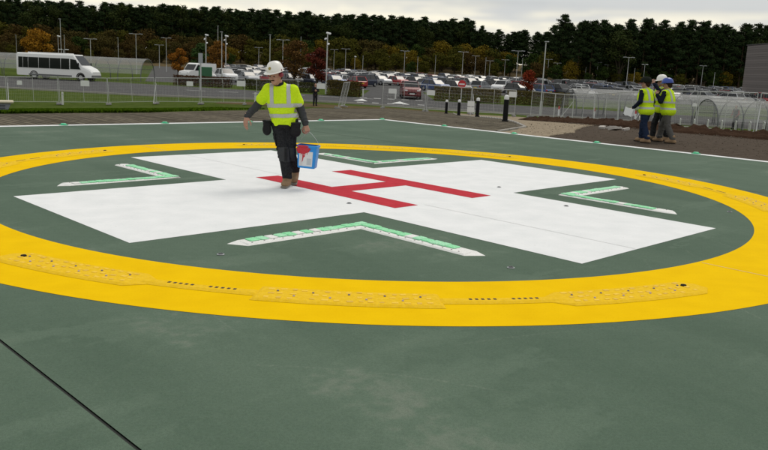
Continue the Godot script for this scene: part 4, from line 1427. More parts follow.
func fence_run(proto: Node3D, pts: Array, where: String, brace: Array) -> int:
	var k := 0
	var i := 0
	var at: Vector2 = pts[0]
	while i < pts.size() - 1:
		var to: Vector2 = pts[i + 1]
		if at.distance_to(to) < 3.2:
			i += 1
			continue
		var nx := at + (to - at).normalized() * 3.5
		var a := G(at.x, at.y)
		var b := G(nx.x, nx.y)
		var c: Node3D = proto.duplicate()
		c.name = numbered("fence_panel")
		add_child(c)
		var x := (b - a).normalized()
		var z := x.cross(Vector3.UP).normalized()
		if z.z < 0.0: pass
		c.transform = Transform3D(Basis(x, z.cross(x).normalized(), z), (a + b) * 0.5 + Vector3.UP * 0.01)
		k += 1
		tag(c, "galvanised mesh fence panel, %s from the left %s" % [ordinal(k - 1), where], "fence panel", "temporary mesh fence panels")
		if k in brace:
			var br := MB.new()
			br.tube(V3(-1.66, 1.55, 0.02), V3(-1.66, 0.08, 1.15), 0.02, 0.02, 8)
			br.tube(V3(-1.66, 0.08, 1.15), V3(-1.66, 0.06, 0.02), 0.02, 0.02, 8)
			put("brace", br, M.galvanised, c)
		at = nx
	return k

func build_fences() -> void:
	var pr := fence_proto()
	fence_run(pr, [Vector2(-31.2, -55.6), Vector2(-24.25, -58.85), Vector2(-17.36, -61.4), Vector2(-10.6, -61.4)], "along the far side of the grass verge", [2, 5])
	fence_run(pr, [Vector2(-10.5, -61.4), Vector2(-4.6, -60.2)], "between the verge and the leaning panel", [])
	fence_run(pr, [Vector2(-0.6, -60.6), Vector2(3.5, -59.5), Vector2(10.8, -60.4)], "behind the black bollards", [3])
	fence_run(pr, [Vector2(10.9, -60.2), Vector2(12.5, -55.5), Vector2(13.6, -47.0), Vector2(14.7, -40.0), Vector2(17.6, -36.2), Vector2(24.5, -33.2)], "behind the dark soil on the right", [3, 6, 8])
	# one panel has been pushed over and leans
	var c: Node3D = pr.duplicate()
	c.name = numbered("fence_panel")
	add_child(c)
	c.transform = Transform3D(Basis(Vector3.UP, 1.49) * Basis(Vector3.RIGHT, 0.2), G(-3.7, -59.9))
	tag(c, "mesh fence panel swung open and leaning, seen nearly edge-on", "fence panel", "temporary mesh fence panels")
	pr.free()
	# white notices tied to the fences: x, z, y above ground, width, height
	var S := [[-27.0, -57.0, 1.62, 0.34, 0.30, "small white notice on the leftmost fence panels"], [-23.0, -59.0, 1.62, 0.62, 0.42, "white notice on the fence in front of the minibus"],
		[-15.6, -61.0, 1.6, 0.5, 0.36, "white notice on the fence in front of the low brown hedge"], [-11.6, -61.0, 1.66, 0.66, 0.42, "white notice on the fence left of the walking person"],
		[-5.3, -60.0, 1.62, 0.64, 0.42, "white notice above the person in black behind the fence"], [0.2, -60.1, 1.35, 0.62, 0.36, "white notice on the fence beside the access road, left one"],
		[3.1, -59.4, 1.45, 0.62, 0.38, "white notice on the fence under the dark red car's right"], [9.4, -60.0, 1.7, 0.6, 0.42, "white notice on the fence above the nearest black bollard"],
		[15.2, -39.1, 1.3, 0.22, 0.16, "small white notice on the fence right of the workers"], [19.6, -35.0, 1.28, 0.34, 0.22, "white notice on the fence in front of the far person with red sleeves"]]
	for s in S:
		var g := G(s[0], s[1])
		var o := base("notice", g + V3(0, s[2], 0.12), 0.0, s[5], "notice", "white notices on the fence")
		o.rotation.y = atan2(-g.x, -g.z)
		var b := MB.new()
		b.box(V3(0, 0, 0), V3(s[3], s[4], 0.012), Basis.IDENTITY)
		put("plate", b, M.white_plastic, o)
		var cl := MB.new()
		for sx in [-0.45, 0.45]:
			cl.box(V3(s[3] * sx, s[4] * 0.42, 0.008), V3(0.02, 0.02, 0.02), Basis.IDENTITY)
		put("cable_tie", cl, M.black_plastic, o)

func shelter(called: String, a: Vector2, b: Vector2, rad: float, high: float, bays: int, label: String) -> void:
	var ga := G(a.x, a.y)
	var gb := G(b.x, b.y)
	var o := base(called, (ga + gb) * 0.5, atan2(-(gb.z - ga.z), gb.x - ga.x), label, "cycle shelter", "barrel-roofed cycle shelters")
	var L := ga.distance_to(gb)
	var N := 14
	var pt := func(x: float, i: int, inset := 0.0) -> Vector3:
		var t := PI * i / N
		return V3(x, pow(sin(t), 0.75) * (high - inset), -cos(t) * (rad - inset))
	for k in bays + 1:
		var x := -L * 0.5 + L * k / bays
		var pts := []
		for i in N + 1: pts.append(pt.call(x, i))
		var h := MB.new()
		h.path(pts, 0.046, 6)
		put("hoop", h, M.hoop, o)
	for k in bays:
		var x0 := -L * 0.5 + L * k / bays + 0.03
		var x1 := -L * 0.5 + L * (k + 1) / bays - 0.03
		var s := MB.new()
		for i in range(1, N - 1):
			var p: Vector3 = pt.call(x0, i, -0.035)
			var q: Vector3 = pt.call(x1, i, -0.035)
			var r: Vector3 = pt.call(x1, i + 1, -0.035)
			var t: Vector3 = pt.call(x0, i + 1, -0.035)
			s.fquad(p, q, r, t, (p + r) * 0.5 - V3((x0 + x1) * 0.5, 0, 0))
		put("roof_sheet", s, M.polycarbonate, o)
	for i in [2, 5, 7, 9, 12]:
		var rl := MB.new()
		rl.tube(pt.call(-L * 0.5, i), pt.call(L * 0.5, i), 0.024, 0.024, 6)
		put("rail", rl, M.hoop, o)

func build_shelters() -> void:
	shelter("cycle_shelter", Vector2(-66.0, -94.0), Vector2(-28.2, -91.0), 2.1, 2.55, 14, "long barrel-roofed cycle shelter behind the minibus")
	shelter("cycle_shelter", Vector2(15.0, -65.2), Vector2(22.4, -66.2), 1.7, 2.15, 4, "first barrel-roofed shelter on the right, left of the workers")
	shelter("cycle_shelter", Vector2(21.0, -60.6), Vector2(28.2, -61.6), 1.7, 2.2, 4, "second barrel-roofed shelter on the right, behind the workers")
	shelter("cycle_shelter", Vector2(22.6, -55.6), Vector2(30.2, -56.7), 1.6, 2.15, 4, "nearest barrel-roofed shelter at the right edge")
	# hoops to lock bicycles to
	var h := MB.new()
	var pts := [V3(-0.36, 0, 0), V3(-0.36, 0.62, 0)]
	for i in 5:
		var t := PI - PI * 0.5 * i / 4.0
		pts.append(V3(-0.24 + cos(t) * 0.12, 0.63 + sin(t) * 0.12, 0))
	for i in 5:
		var t := PI * 0.5 - PI * 0.5 * i / 4.0
		pts.append(V3(0.24 + cos(t) * 0.12, 0.63 + sin(t) * 0.12, 0))
	pts.append(V3(0.36, 0, 0))
	h.path(pts, 0.026, 8)
	var m := h.mesh(M.pale_steel)
	for i in 13:
		var x := 16.2 + i * 0.85
		var z := -50.4 + i * 0.1
		var o := MeshInstance3D.new()
		o.mesh = m
		o.name = numbered("cycle_stand")
		add_child(o)
		o.position = G(x, z)
		o.rotation.y = 0.35 + 0.9
		tag(o, "pale steel cycle stand, %s from the left behind the right-hand fence" % ordinal(i), "cycle stand", "cycle stands in front of the shelters")
	# red and white marker posts at the shelter ends
	var mk := [[13.7, -63.0], [16.4, -62.4], [19.4, -61.4]]
	for i in 3:
		var o := base("marker_post", G(mk[i][0], mk[i][1]), 0, "short red and white marker post, %s from the left beyond the fence" % ordinal(i), "post", "marker posts by the shelters")
		var b := MB.new(); b.tube(V3(0, 0, 0), V3(0, 0.55, 0), 0.07, 0.07, 10); put("post", b, M.white_plastic, o)
		var c := MB.new(); c.tube(V3(0, 0.55, 0), V3(0, 0.8, 0), 0.07, 0.06, 10); put("red_top", c, M.sign_red, o)

func lamp_post(kind: String, at: Vector3, H: float, turn: float, label: String) -> void:
	var o := base("lamp_post", at, turn, label, "lamp post", "lamp posts round the car park")
	var thick := 1.35 if kind == "c" else 1.0
	var b := MB.new()
	b.tube(V3(0, 0, 0), V3(0, 1.2, 0), 0.085 * thick, 0.08 * thick, 10)
	b.tube(V3(0, 1.2, 0), V3(0, H - 0.05, 0), 0.05 * thick, 0.038 * thick, 10)
	put("pole", b, M.galvanised, o)
	if kind == "T" or kind == "d":
		var a := MB.new()
		var w := 0.75 if kind == "T" else 0.5
		a.tube(V3(-w, H, 0), V3(w, H, 0), 0.03, 0.03, 6)
		put("arm", a, M.galvanised, o)
		for sx in [-1.0, 1.0]:
			var h := MB.new()
			h.box(V3(sx * w, H + 0.02, 0), V3(0.52, 0.09, 0.26), Basis(Vector3.FORWARD, sx * 0.08), 0.03)
			put("lamp_head", h, M.lamp_white if kind == "d" else M.lamp_grey, o)
	elif kind == "s" or kind == "c":
		var h := MB.new()
		h.box(V3(0.12, H, 0.05), V3(0.5, 0.2, 0.26), Basis(Vector3.FORWARD, 0.2), 0.06)
		put("lamp_head", h, M.lamp_white, o)
		if kind == "c":
			for y in [0.55, 1.05]:
				var c := MB.new()
				c.box(V3(-0.16 if y < 1 else 0.16, H - y, 0.12), V3(0.16, 0.16, 0.38), Basis(Vector3.RIGHT, 0.25), 0.04)
				c.tube(V3(0, H - y, 0), V3(-0.16 if y < 1 else 0.16, H - y, 0.05), 0.03, 0.03, 6)
				put("camera", c, M.lamp_white, o)
	else:
		var h := MB.new()
		h.box(V3(0.0, H, 0.12), V3(0.2, 0.07, 0.42), Basis.IDENTITY, 0.02)
		put("lamp_head", h, M.lamp_grey, o)

func build_lamps() -> void:
	var Ls := [[-96.7, -203.0, 6.0, "p"], [-55.0, -130.0, 5.3, "s"], [-53.7, -128.0, 8.0, "p"], [-66.0, -159.0, 6.0, "p"], [-45.0, -108.0, 3.2, "d"], [-47.0, -123.0, 5.0, "T"], [-57.6, -166.0, 6.0, "p"], [-38.9, -120.0, 6.0, "T"],
		[-51.0, -173.0, 5.0, "T"], [-40.6, -142.0, 6.0, "T"], [-25.2, -107.0, 6.0, "c"], [-28.2, -128.0, 8.0, "p"], [-19.6, -91.0, 6.0, "p"], [-22.7, -108.0, 6.0, "c"], [-19.6, -170.0, 8.0, "p"], [-10.2, -106.0, 4.0, "d"],
		[-14.2, -195.0, 6.0, "T"], [-10.3, -177.0, 6.0, "T"], [-8.8, -190.0, 4.5, "s"], [-7.2, -200.0, 4.8, "p"], [2.8, -168.0, 6.0, "T"], [6.7, -200.0, 5.2, "p"], [11.2, -200.0, 5.6, "p"], [13.4, -148.0, 6.0, "T"],
		[20.9, -196.0, 6.0, "T"], [23.7, -198.0, 5.7, "p"], [25.0, -200.0, 5.0, "T"], [28.7, -199.0, 5.4, "T"], [19.0, -119.0, 6.0, "T"], [33.2, -200.0, 6.0, "p"], [39.8, -200.0, 6.0, "T"], [42.5, -202.0, 5.1, "T"],
		[47.0, -200.0, 5.9, "T"], [49.4, -200.0, 4.5, "p"], [52.3, -200.0, 5.8, "T"], [54.9, -200.0, 5.3, "T"], [39.0, -130.0, 6.0, "T"], [58.7, -190.0, 4.6, "p"], [61.0, -190.0, 5.7, "d"], [75.0, -190.0, 6.0, "T"], [78.0, -190.0, 4.5, "p"], [85.4, -190.0, 4.8, "p"],
		[-14.5, -94.0, 6.0, "p"], [-16.0, -116.0, 6.0, "T"], [-32.0, -190.0, 5.6, "T"], [-6.5, -79.5, 6.0, "c"], [11.9, -61.4, 5.75, "p"]]
	var byx := Ls.duplicate()
	byx.sort_custom(func(a, b): return a[0] / -a[1] < b[0] / -b[1])
	var what := {"p": "slim grey lamp post with a small head", "s": "grey lamp post with one white lamp", "d": "short lamp post with two white lamps", "T": "grey lamp post with a T-shaped double head", "c": "thick grey post with white lamp and cameras"}
	for i in byx.size():
		var s = byx[i]
		lamp_post(s[3], G(s[0], s[1]), s[2], 0.3 * sin(i * 1.9), "%s, %s lamp post from the left" % [what[s[3]], ordinal(i)])

func build_posts() -> void:
	# black bollards with pale tops down the side of the paved way
	var B := [[4.53, -30.3, "nearest"], [4.77, -42.1, "second nearest"], [4.49, -50.2, "third nearest"], [4.25, -58.0, "farthest"]]
	for b in B:
		var o := base("bollard", G(b[0], b[1]), 0, "%s of the four black bollards with white tops by the paved way" % b[2], "bollard", "black bollards by the paved way")
		var m := MB.new()
		m.lathe([Vector2(0.13, 0.0), Vector2(0.13, 0.05), Vector2(0.10, 0.06), Vector2(0.095, 0.86)], 16)
		put("shaft", m, M.black_plastic, o)
		var t := MB.new()
		t.lathe([Vector2(0.097, 0.855), Vector2(0.097, 0.93), Vector2(0.085, 0.985), Vector2(0.05, 1.02), Vector2(0, 1.03)], 16)
		put("cap", t, M.white_plastic, o)
	var Wp := [[-24.5, -58.3, 0.95, "white post on the verge under the minibus"], [-10.4, -60.4, 1.0, "white post on the verge behind the walking person's shoulder"], [-2.65, -77.2, 0.75, "white post left of the access road mouth"], [0.55, -76.0, 0.75, "white post just left of the dark red car"]]
	for w in Wp:
		var o := base("marker_post", G(w[0], w[1]), 0, w[3], "post", "white marker posts")
		var m := MB.new()
		m.box(V3(0, w[2] * 0.5, 0), V3(0.14, w[2], 0.1), Basis.IDENTITY, 0.02)
		put("post", m, M.post_white, o)
		var t := MB.new()
		t.box(V3(0, w[2] - 0.16, 0.003), V3(0.145, 0.1, 0.1), Basis.IDENTITY)
		put("reflector_band", t, M.tape, o)
	# no entry sign
	var o := base("no_entry_sign", G(6.62, -72.6), 0.06, "round red no entry sign with a white bar on a grey post", "sign")
	var p := MB.new(); p.tube(V3(0, 0, 0), V3(0, 2.15, 0), 0.04, 0.04, 10); put("post", p, M.galvanised, o)
	var d := MB.new(); d.lathe([Vector2(0, 0.0), Vector2(0.37, 0.0), Vector2(0.37, 0.02), Vector2(0, 0.02)], 28, Transform3D(Basis(Vector3.RIGHT, PI * 0.5), V3(0, 1.84, 0.045))); put("disc", d, M.sign_red, o)
	var br := MB.new(); br.box(V3(0, 1.84, 0.068), V3(0.5, 0.12, 0.006), Basis.IDENTITY); put("white_bar", br, M.white_plastic, o)
	# two stacked plates low by the bollards
	var s := base("site_sign", G(6.1, -58.4), -0.1, "two white notices stacked on a low post between the bollards", "sign")
	for y in [0.42, 0.86]:
		var pl := MB.new(); pl.box(V3(0, y, 0.05), V3(0.52, 0.38, 0.015), Basis.IDENTITY); put("plate", pl, M.white_plastic, s)
	var sp := MB.new(); sp.tube(V3(0, 0, 0), V3(0, 1.08, 0), 0.03, 0.03, 8); put("post", sp, M.galvanised, s)
	# tall grey sign post on the left of the junction
	var g := base("sign_post", G(-18.75, -77.4), 0.15, "tall grey post with a narrow grey sign panel at its top", "sign")
	var gp := MB.new(); gp.tube(V3(0, 0, 0), V3(0, 3.5, 0), 0.07, 0.07, 10); put("post", gp, M.galvanised, g)
	var gs := MB.new(); gs.box(V3(0, 3.1, 0.08), V3(0.42, 0.95, 0.03), Basis.IDENTITY); put("panel", gs, M.lamp_grey, g)
	# low cabinet with cream lid on the verge at the left edge
	var c := base("utility_cabinet", G(-12.95, -25.4), 0.45, "low grey cabinet with a cream lid on the grass at the left edge", "cabinet")
	var cb := MB.new()
	cb.prism(PackedVector2Array([Vector2(-0.40, 0.02), Vector2(0.40, 0.02), Vector2(0.52, 0.30), Vector2(-0.52, 0.30)]), -0.3, 0.3)
	put("body", cb, M.cab_grey, c)
	var cl := MB.new(); cl.box(V3(0, 0.345, 0), V3(1.2, 0.07, 0.74), Basis.IDENTITY, 0.02); put("lid", cl, M.cream, c)
	var cv := MB.new()
	for i in 4: cv.box(V3(0, 0.09 + 0.05 * i, 0.302), V3(0.7, 0.016, 0.01), Basis.IDENTITY)
	put("vent", cv, M.black_plastic, c)
	var cf := MB.new(); cf.box(V3(0, 0.0, 0), V3(1.0, 0.08, 0.72), Basis.IDENTITY, 0.01); put("plinth", cf, M.concrete, c)

func build_building() -> void:
	# dark clad block at the right edge, running out of the frame
	var z := -112.0
	var x0 := 56.3
	var g := ground(x0, z)
	var o := base("building", V3(x0, g - 0.3, z), -0.06, "windowless brown-grey clad building at the right edge behind the cars", "building")
	var b := MB.new()
	b.box(V3(14.0, 4.55, -8.0), V3(27.9, 9.1, 15.9), Basis.IDENTITY)
	put("wall", b, M.clad_dark, o)
	# cladding boards one by one on the two faces in view
	var y := 0.05
	var k := 0
	while y < 9.0:
		var h := 0.36
		for s in 2:
			var f := MB.new()
			f.box(V3(3.5 + 7.0 * s, y + h * 0.5, 0.02), V3(6.98, h - 0.025, 0.06), Basis.IDENTITY)
			put("cladding_board", f, [M.clad_a, M.clad_b, M.clad_c][(k + s * 2) % 3], o)
		var q := MB.new()
		q.box(V3(-0.02, y + h * 0.5, -8.0), V3(0.06, h - 0.025, 15.9), Basis.IDENTITY)
		put("cladding_board", q, [M.clad_a, M.clad_b, M.clad_c][(k + 1) % 3], o)
		y += h
		k += 1
	var cp := MB.new()
	cp.box(V3(14.0, 9.16, -8.0), V3(28.3, 0.14, 16.3), Basis.IDENTITY)
	put("roof_capping", cp, M.clad_dark, o)
	# green container among the vans on the left
	var c := base("storage_container", G(-22.9, -97.0), 0.2, "small green storage container beside the parked vans", "container")
	var cb := MB.new(); cb.box(V3(0, 0.95, 0), V3(1.6, 1.9, 1.6), Basis.IDENTITY, 0.03); put("body", cb, M.green_paint, c)
	for i in 6:
		var rb := MB.new(); rb.box(V3(-0.66 + i * 0.264, 0.95, 0.81), V3(0.12, 1.7, 0.04), Basis.IDENTITY); put("rib", rb, M.green_paint, c)

func build_soil() -> void:
	# bank of dug earth along the fence, clods and rubble
	var line := [Vector2(9.5, -52.0), Vector2(10.6, -44.0), Vector2(11.2, -37.5), Vector2(12.2, -33.6), Vector2(15.5, -32.2), Vector2(21.0, -31.0), Vector2(30.0, -28.5)]
	var n1 := noise(61, 0.5, 4)
	var b := MB.new()
	var pts := []
	for i in line.size() - 1:
		var m := int((line[i] as Vector2).distance_to(line[i + 1]) / 0.22)
		for k in m: pts.append((line[i] as Vector2).lerp(line[i + 1], float(k) / m))
	var rows := []
	for i in pts.size():
		var t: Vector2 = (pts[mini(i + 1, pts.size() - 1)] - pts[maxi(i - 1, 0)]).normalized()
		var nrm := Vector2(-t.y, t.x)
		var row := []
		for j in 17:
			var u := j / 8.0 - 1.0
			var ww := 1.0 + 0.3 * n1.get_noise_1d(i * 1.2)
			var w: Vector2 = pts[i] + nrm * u * ww
			var h := pow(maxf(0.0, 1.0 - u * u), 0.8) * (0.28 + 0.18 * n1.get_noise_1d(i * 0.9 + 300.0)) + (0.16 * n1.get_noise_2d(w.x * 5.0, w.y * 5.0) + 0.10 * n1.get_noise_2d(w.x * 14.0, w.y * 14.0)) * (1.0 - u * u)
			row.append(V3(w.x, ground(w.x, w.y) + maxf(0.0, h) - (0.05 if absf(u) > 0.99 else 0.0), w.y))
		rows.append(row)
	for i in rows.size() - 1:
		for j in 16:
			b.fquad(rows[i][j], rows[i + 1][j], rows[i + 1][j + 1], rows[i][j + 1], Vector3.UP)
	structure("soil_bank", b.mesh(), M.soil)
	# clods and stones too small and too many to pick apart
	var r := RandomNumberGenerator.new(); r.seed = 31
	var st := MB.new()
	for i in 1400:
		var w: Vector2 = pts[r.randi() % pts.size()] + Vector2(r.randf_range(-2.2, 2.2), r.randf_range(-1.6, 2.6))
		var s := r.randf_range(0.02, 0.075)
		var B := Basis(Vector3(r.randf() - 0.5, r.randf() - 0.5, r.randf() - 0.5).normalized(), r.randf() * TAU)
		st.box(G(w.x, w.y) + V3(0, s * 0.2, 0), V3(s, s * 0.7, s * 0.85), B, s * 0.22)
	for i in 1500:      # grit over the tarmac and the sand
		var l := Vector2(r.randf_range(11.6, 24.0), r.randf_range(-10.0, 6.0))
		var w := W(l.x, l.y)
		var s := r.randf_range(0.010, 0.030) * (1.6 if r.randf() < 0.08 else 1.0)
		st.box(G(w.x, w.y) + V3(0, s * 0.15, 0), V3(s, s * 0.6, s * 0.8), Basis(Vector3.UP, r.randf() * TAU) * Basis(Vector3.RIGHT, r.randf_range(-0.5, 0.5)), s * 0.2)
	var so := structure("loose_stones", st.mesh(), M.stone)
	so.set_meta("kind", "stuff")
	# broken slabs beside the worker with papers
	var k := 0
	for q in [[8.55, -29.2, 0.26, 0.5], [9.0, -29.4, 0.18, 1.4], [8.15, -29.6, 0.14, 2.2], [8.7, -30.2, 0.2, 0.1]]:
		var o := MeshInstance3D.new()
		var m := MB.new()
		m.prism(PackedVector2Array([Vector2(-q[2], -q[2] * 0.6), Vector2(q[2] * 0.7, -q[2] * 0.8), Vector2(q[2], q[2] * 0.2), Vector2(q[2] * 0.3, q[2] * 0.7), Vector2(-q[2] * 0.8, q[2] * 0.5)]), -0.04, 0.04, Transform3D(Basis(Vector3.RIGHT, PI * 0.5 - 0.25), Vector3.ZERO))
		o.mesh = m.mesh(M.pale_stone)
		o.name = numbered("broken_slab")
		add_child(o)
		o.position = G(q[0], q[1]) + V3(0, 0.07, 0)
		o.rotation.y = q[3]
		tag(o, "pale broken paving slab lying by the soil, %s of four behind the person with papers" % ["largest", "right-hand", "smallest", "farthest"][k], "slab", "broken slabs by the soil")
		k += 1

# ------------------------------------------------------------------ trees and hedges
func leaf(b: MB, r: RandomNumberGenerator, p: Vector3, s: float, out: Vector3, c: Color) -> void:
	var n := (out + Vector3(r.randf_range(-1, 1), r.randf_range(-0.4, 1.2), r.randf_range(-1, 1)) * 0.9).normalized()
	var u := n.cross(Vector3(r.randf_range(-1, 1), r.randf_range(-1, 1), r.randf_range(-1, 1))).normalized()
	var w := n.cross(u)
	var k := s * r.randf_range(0.7, 1.3)
	b.col = c
	b.tri(p - u * k, p + w * k * 0.6, p + u * k * 0.9, n, n, n)
	b.tri(p - u * k, p + u * k * 0.9, p - w * k * 0.55, n, n, n)

func tint(r: RandomNumberGenerator, a: Vector3, b: Vector3) -> Color:
	var v := a.lerp(b, r.randf()) * r.randf_range(0.75, 1.25)
	return Color(v.x, v.y, v.z)

# broadleaf: crown from several lobes of leaf clumps with gaps between
func broadleaf(called: String, seed_: int, H: float, Wd: float, trunk: float, leaves: int, ls: float, a: Vector3, c: Vector3, dense := 1.0) -> Node3D:
	var r := RandomNumberGenerator.new()
	r.seed = seed_
	var o := Node3D.new()
	o.name = called
	var t := MB.new()
	t.tube(V3(0, -0.2, 0), V3(0, trunk, 0), 0.035 * H, 0.022 * H, 8)
	var cr := MB.new()
	var lobes := []
	var nl := 9 + seed_ % 4
	for i in nl:
		var ang := TAU * i / nl * 2.4 + r.randf_range(-0.4, 0.4)
		var hh := lerpf(trunk * 0.9, H * 0.86, pow((i + 0.5) / nl, 0.8))
		var k := sin(PI * clampf((hh - trunk * 0.4) / (H - trunk * 0.4), 0.08, 0.95))
		var rad := Wd * 0.5 * k * r.randf_range(0.35, 0.75)
		var p := V3(cos(ang) * rad, hh, sin(ang) * rad)
		lobes.append([p, Wd * r.randf_range(0.17, 0.28)])
		t.tube(V3(0, trunk * r.randf_range(0.5, 1.0), 0), p, 0.016 * H, 0.005 * H, 5, false)
	for i in leaves:
		var l = lobes[r.randi() % nl]
		var d := Vector3(r.randf_range(-1, 1), r.randf_range(-1, 1), r.randf_range(-1, 1))
		if d.length() < 0.01: continue
		d = d.normalized() * pow(r.randf(), 0.45 * dense)
		leaf(cr, r, l[0] + d * l[1] * Vector3(1.15, 0.85, 1.15), ls, d, tint(r, a, c))
	part("trunk", t.mesh(), M.bark, o)
	part("crown", cr.mesh(M.foliage, true), null, o)
	return o

# pine: straight trunk, drooping layered branches thick with needle tufts, ragged top
func pine(called: String, seed_: int, H: float, low: float, Wd: float, tufts: int, a: Vector3, c: Vector3) -> Node3D:
	var r := RandomNumberGenerator.new()
	r.seed = seed_
	var o := Node3D.new()
	o.name = called
	var t := MB.new()
	t.tube(V3(0, -0.3, 0), V3(0.1, H * 0.55, 0), 0.2, 0.14, 8, false)
	t.tube(V3(0.1, H * 0.55, 0), V3(0, H * 0.97, 0.05), 0.14, 0.03, 6, false)
	var cr := MB.new()
	var br := []
	var nb := 46
	for i in nb:
		var f := pow((i + r.randf() * 0.6) / nb, 0.85)
		var y := lerpf(H * low, H * 0.97, f)
		var len := Wd * 0.5 * (1.0 - 0.85 * pow(f, 2.1)) * r.randf_range(0.5, 1.2)
		var ang := i * 2.4 + r.randf_range(-0.5, 0.5)
		var e := V3(cos(ang) * len, y + len * lerpf(-0.12, 0.45, f) , sin(ang) * len)
		br.append([V3(0, y, 0), e])
		t.tube(V3(0, y, 0), e, 0.05, 0.015, 4, false)
	for i in tufts:
		var q = br[r.randi() % nb]
		var u := pow(r.randf(), 0.6)
		var sp := (0.42 + 0.3 * u) * (0.6 + 0.4 * clampf((H - (q[0] as Vector3).y) / (H * 0.4), 0.0, 1.0))
		var p: Vector3 = (q[0] as Vector3).lerp(q[1], 0.15 + 0.9 * u) + Vector3(r.randfn(), r.randfn() * 0.55, r.randfn()) * sp * 0.62
		leaf(cr, r, p, 0.17, Vector3(p.x, 0.8, p.z).normalized(), tint(r, a, c))
	part("trunk", t.mesh(), M.pine_bark, o)
	part("crown", cr.mesh(M.foliage, true), null, o)
	return o

func set_tree(proto: Node3D, called: String, at: Vector3, turn: float, s: Vector3, label: String, group: String, cat := "tree") -> Node3D:
	var c: Node3D = proto.duplicate()
	c.name = numbered(called)
	add_child(c)
	c.position = at
	c.rotation.y = turn
	c.scale = s
	tag(c, label, cat, group)
	return c

func hedge(x0: float, x1: float, z: float, zt: float, h: float, d: float, n: int, a: Vector3, c: Vector3, label: String) -> void:
	var r := RandomNumberGenerator.new()
	r.seed = int(absf(x0) * 10) + 3
	var o := base("hedge", G((x0 + x1) * 0.5, (z + zt) * 0.5), -atan2(zt - z, x1 - x0), label, "hedge", "clipped hedges by the road")
	var L := Vector2(x1 - x0, zt - z).length()
	var st := MB.new()
	for i in int(L * 3):
		var x := r.randf_range(-L * 0.5, L * 0.5)
		var p := V3(x, -0.1, r.randf_range(-d * 0.3, d * 0.3))
		for k in 3: st.tube(p, p + V3(r.randf_range(-0.3, 0.3), h * r.randf_range(0.6, 0.95), r.randf_range(-0.25, 0.25)), 0.015, 0.006, 4, false)
	put("stems", st, M.bark, o)
	var b := MB.new()
	var nz := noise(int(absf(x0)) + 5, 0.8, 3)
	for i in n:
		var x := r.randf_range(-L * 0.5, L * 0.5)
		var top := h * (1.0 + 0.10 * nz.get_noise_1d(x * 2.0))
		var y := top * (1.0 - pow(r.randf(), 1.7))
		var zz := r.randf_range(-1, 1)
		zz = signf(zz) * pow(absf(zz), 0.5) * d * 0.5 * (1.0 + 0.14 * nz.get_noise_2d(x * 3.0, y * 3.0))
		leaf(b, r, V3(x, y, zz), 0.055, V3(0, y / h, zz / d * 2.0).normalized(), tint(r, a, c))
	var f := part("foliage", b.mesh(M.foliage, true), null, o)
	f.set_meta("kind", "stuff")

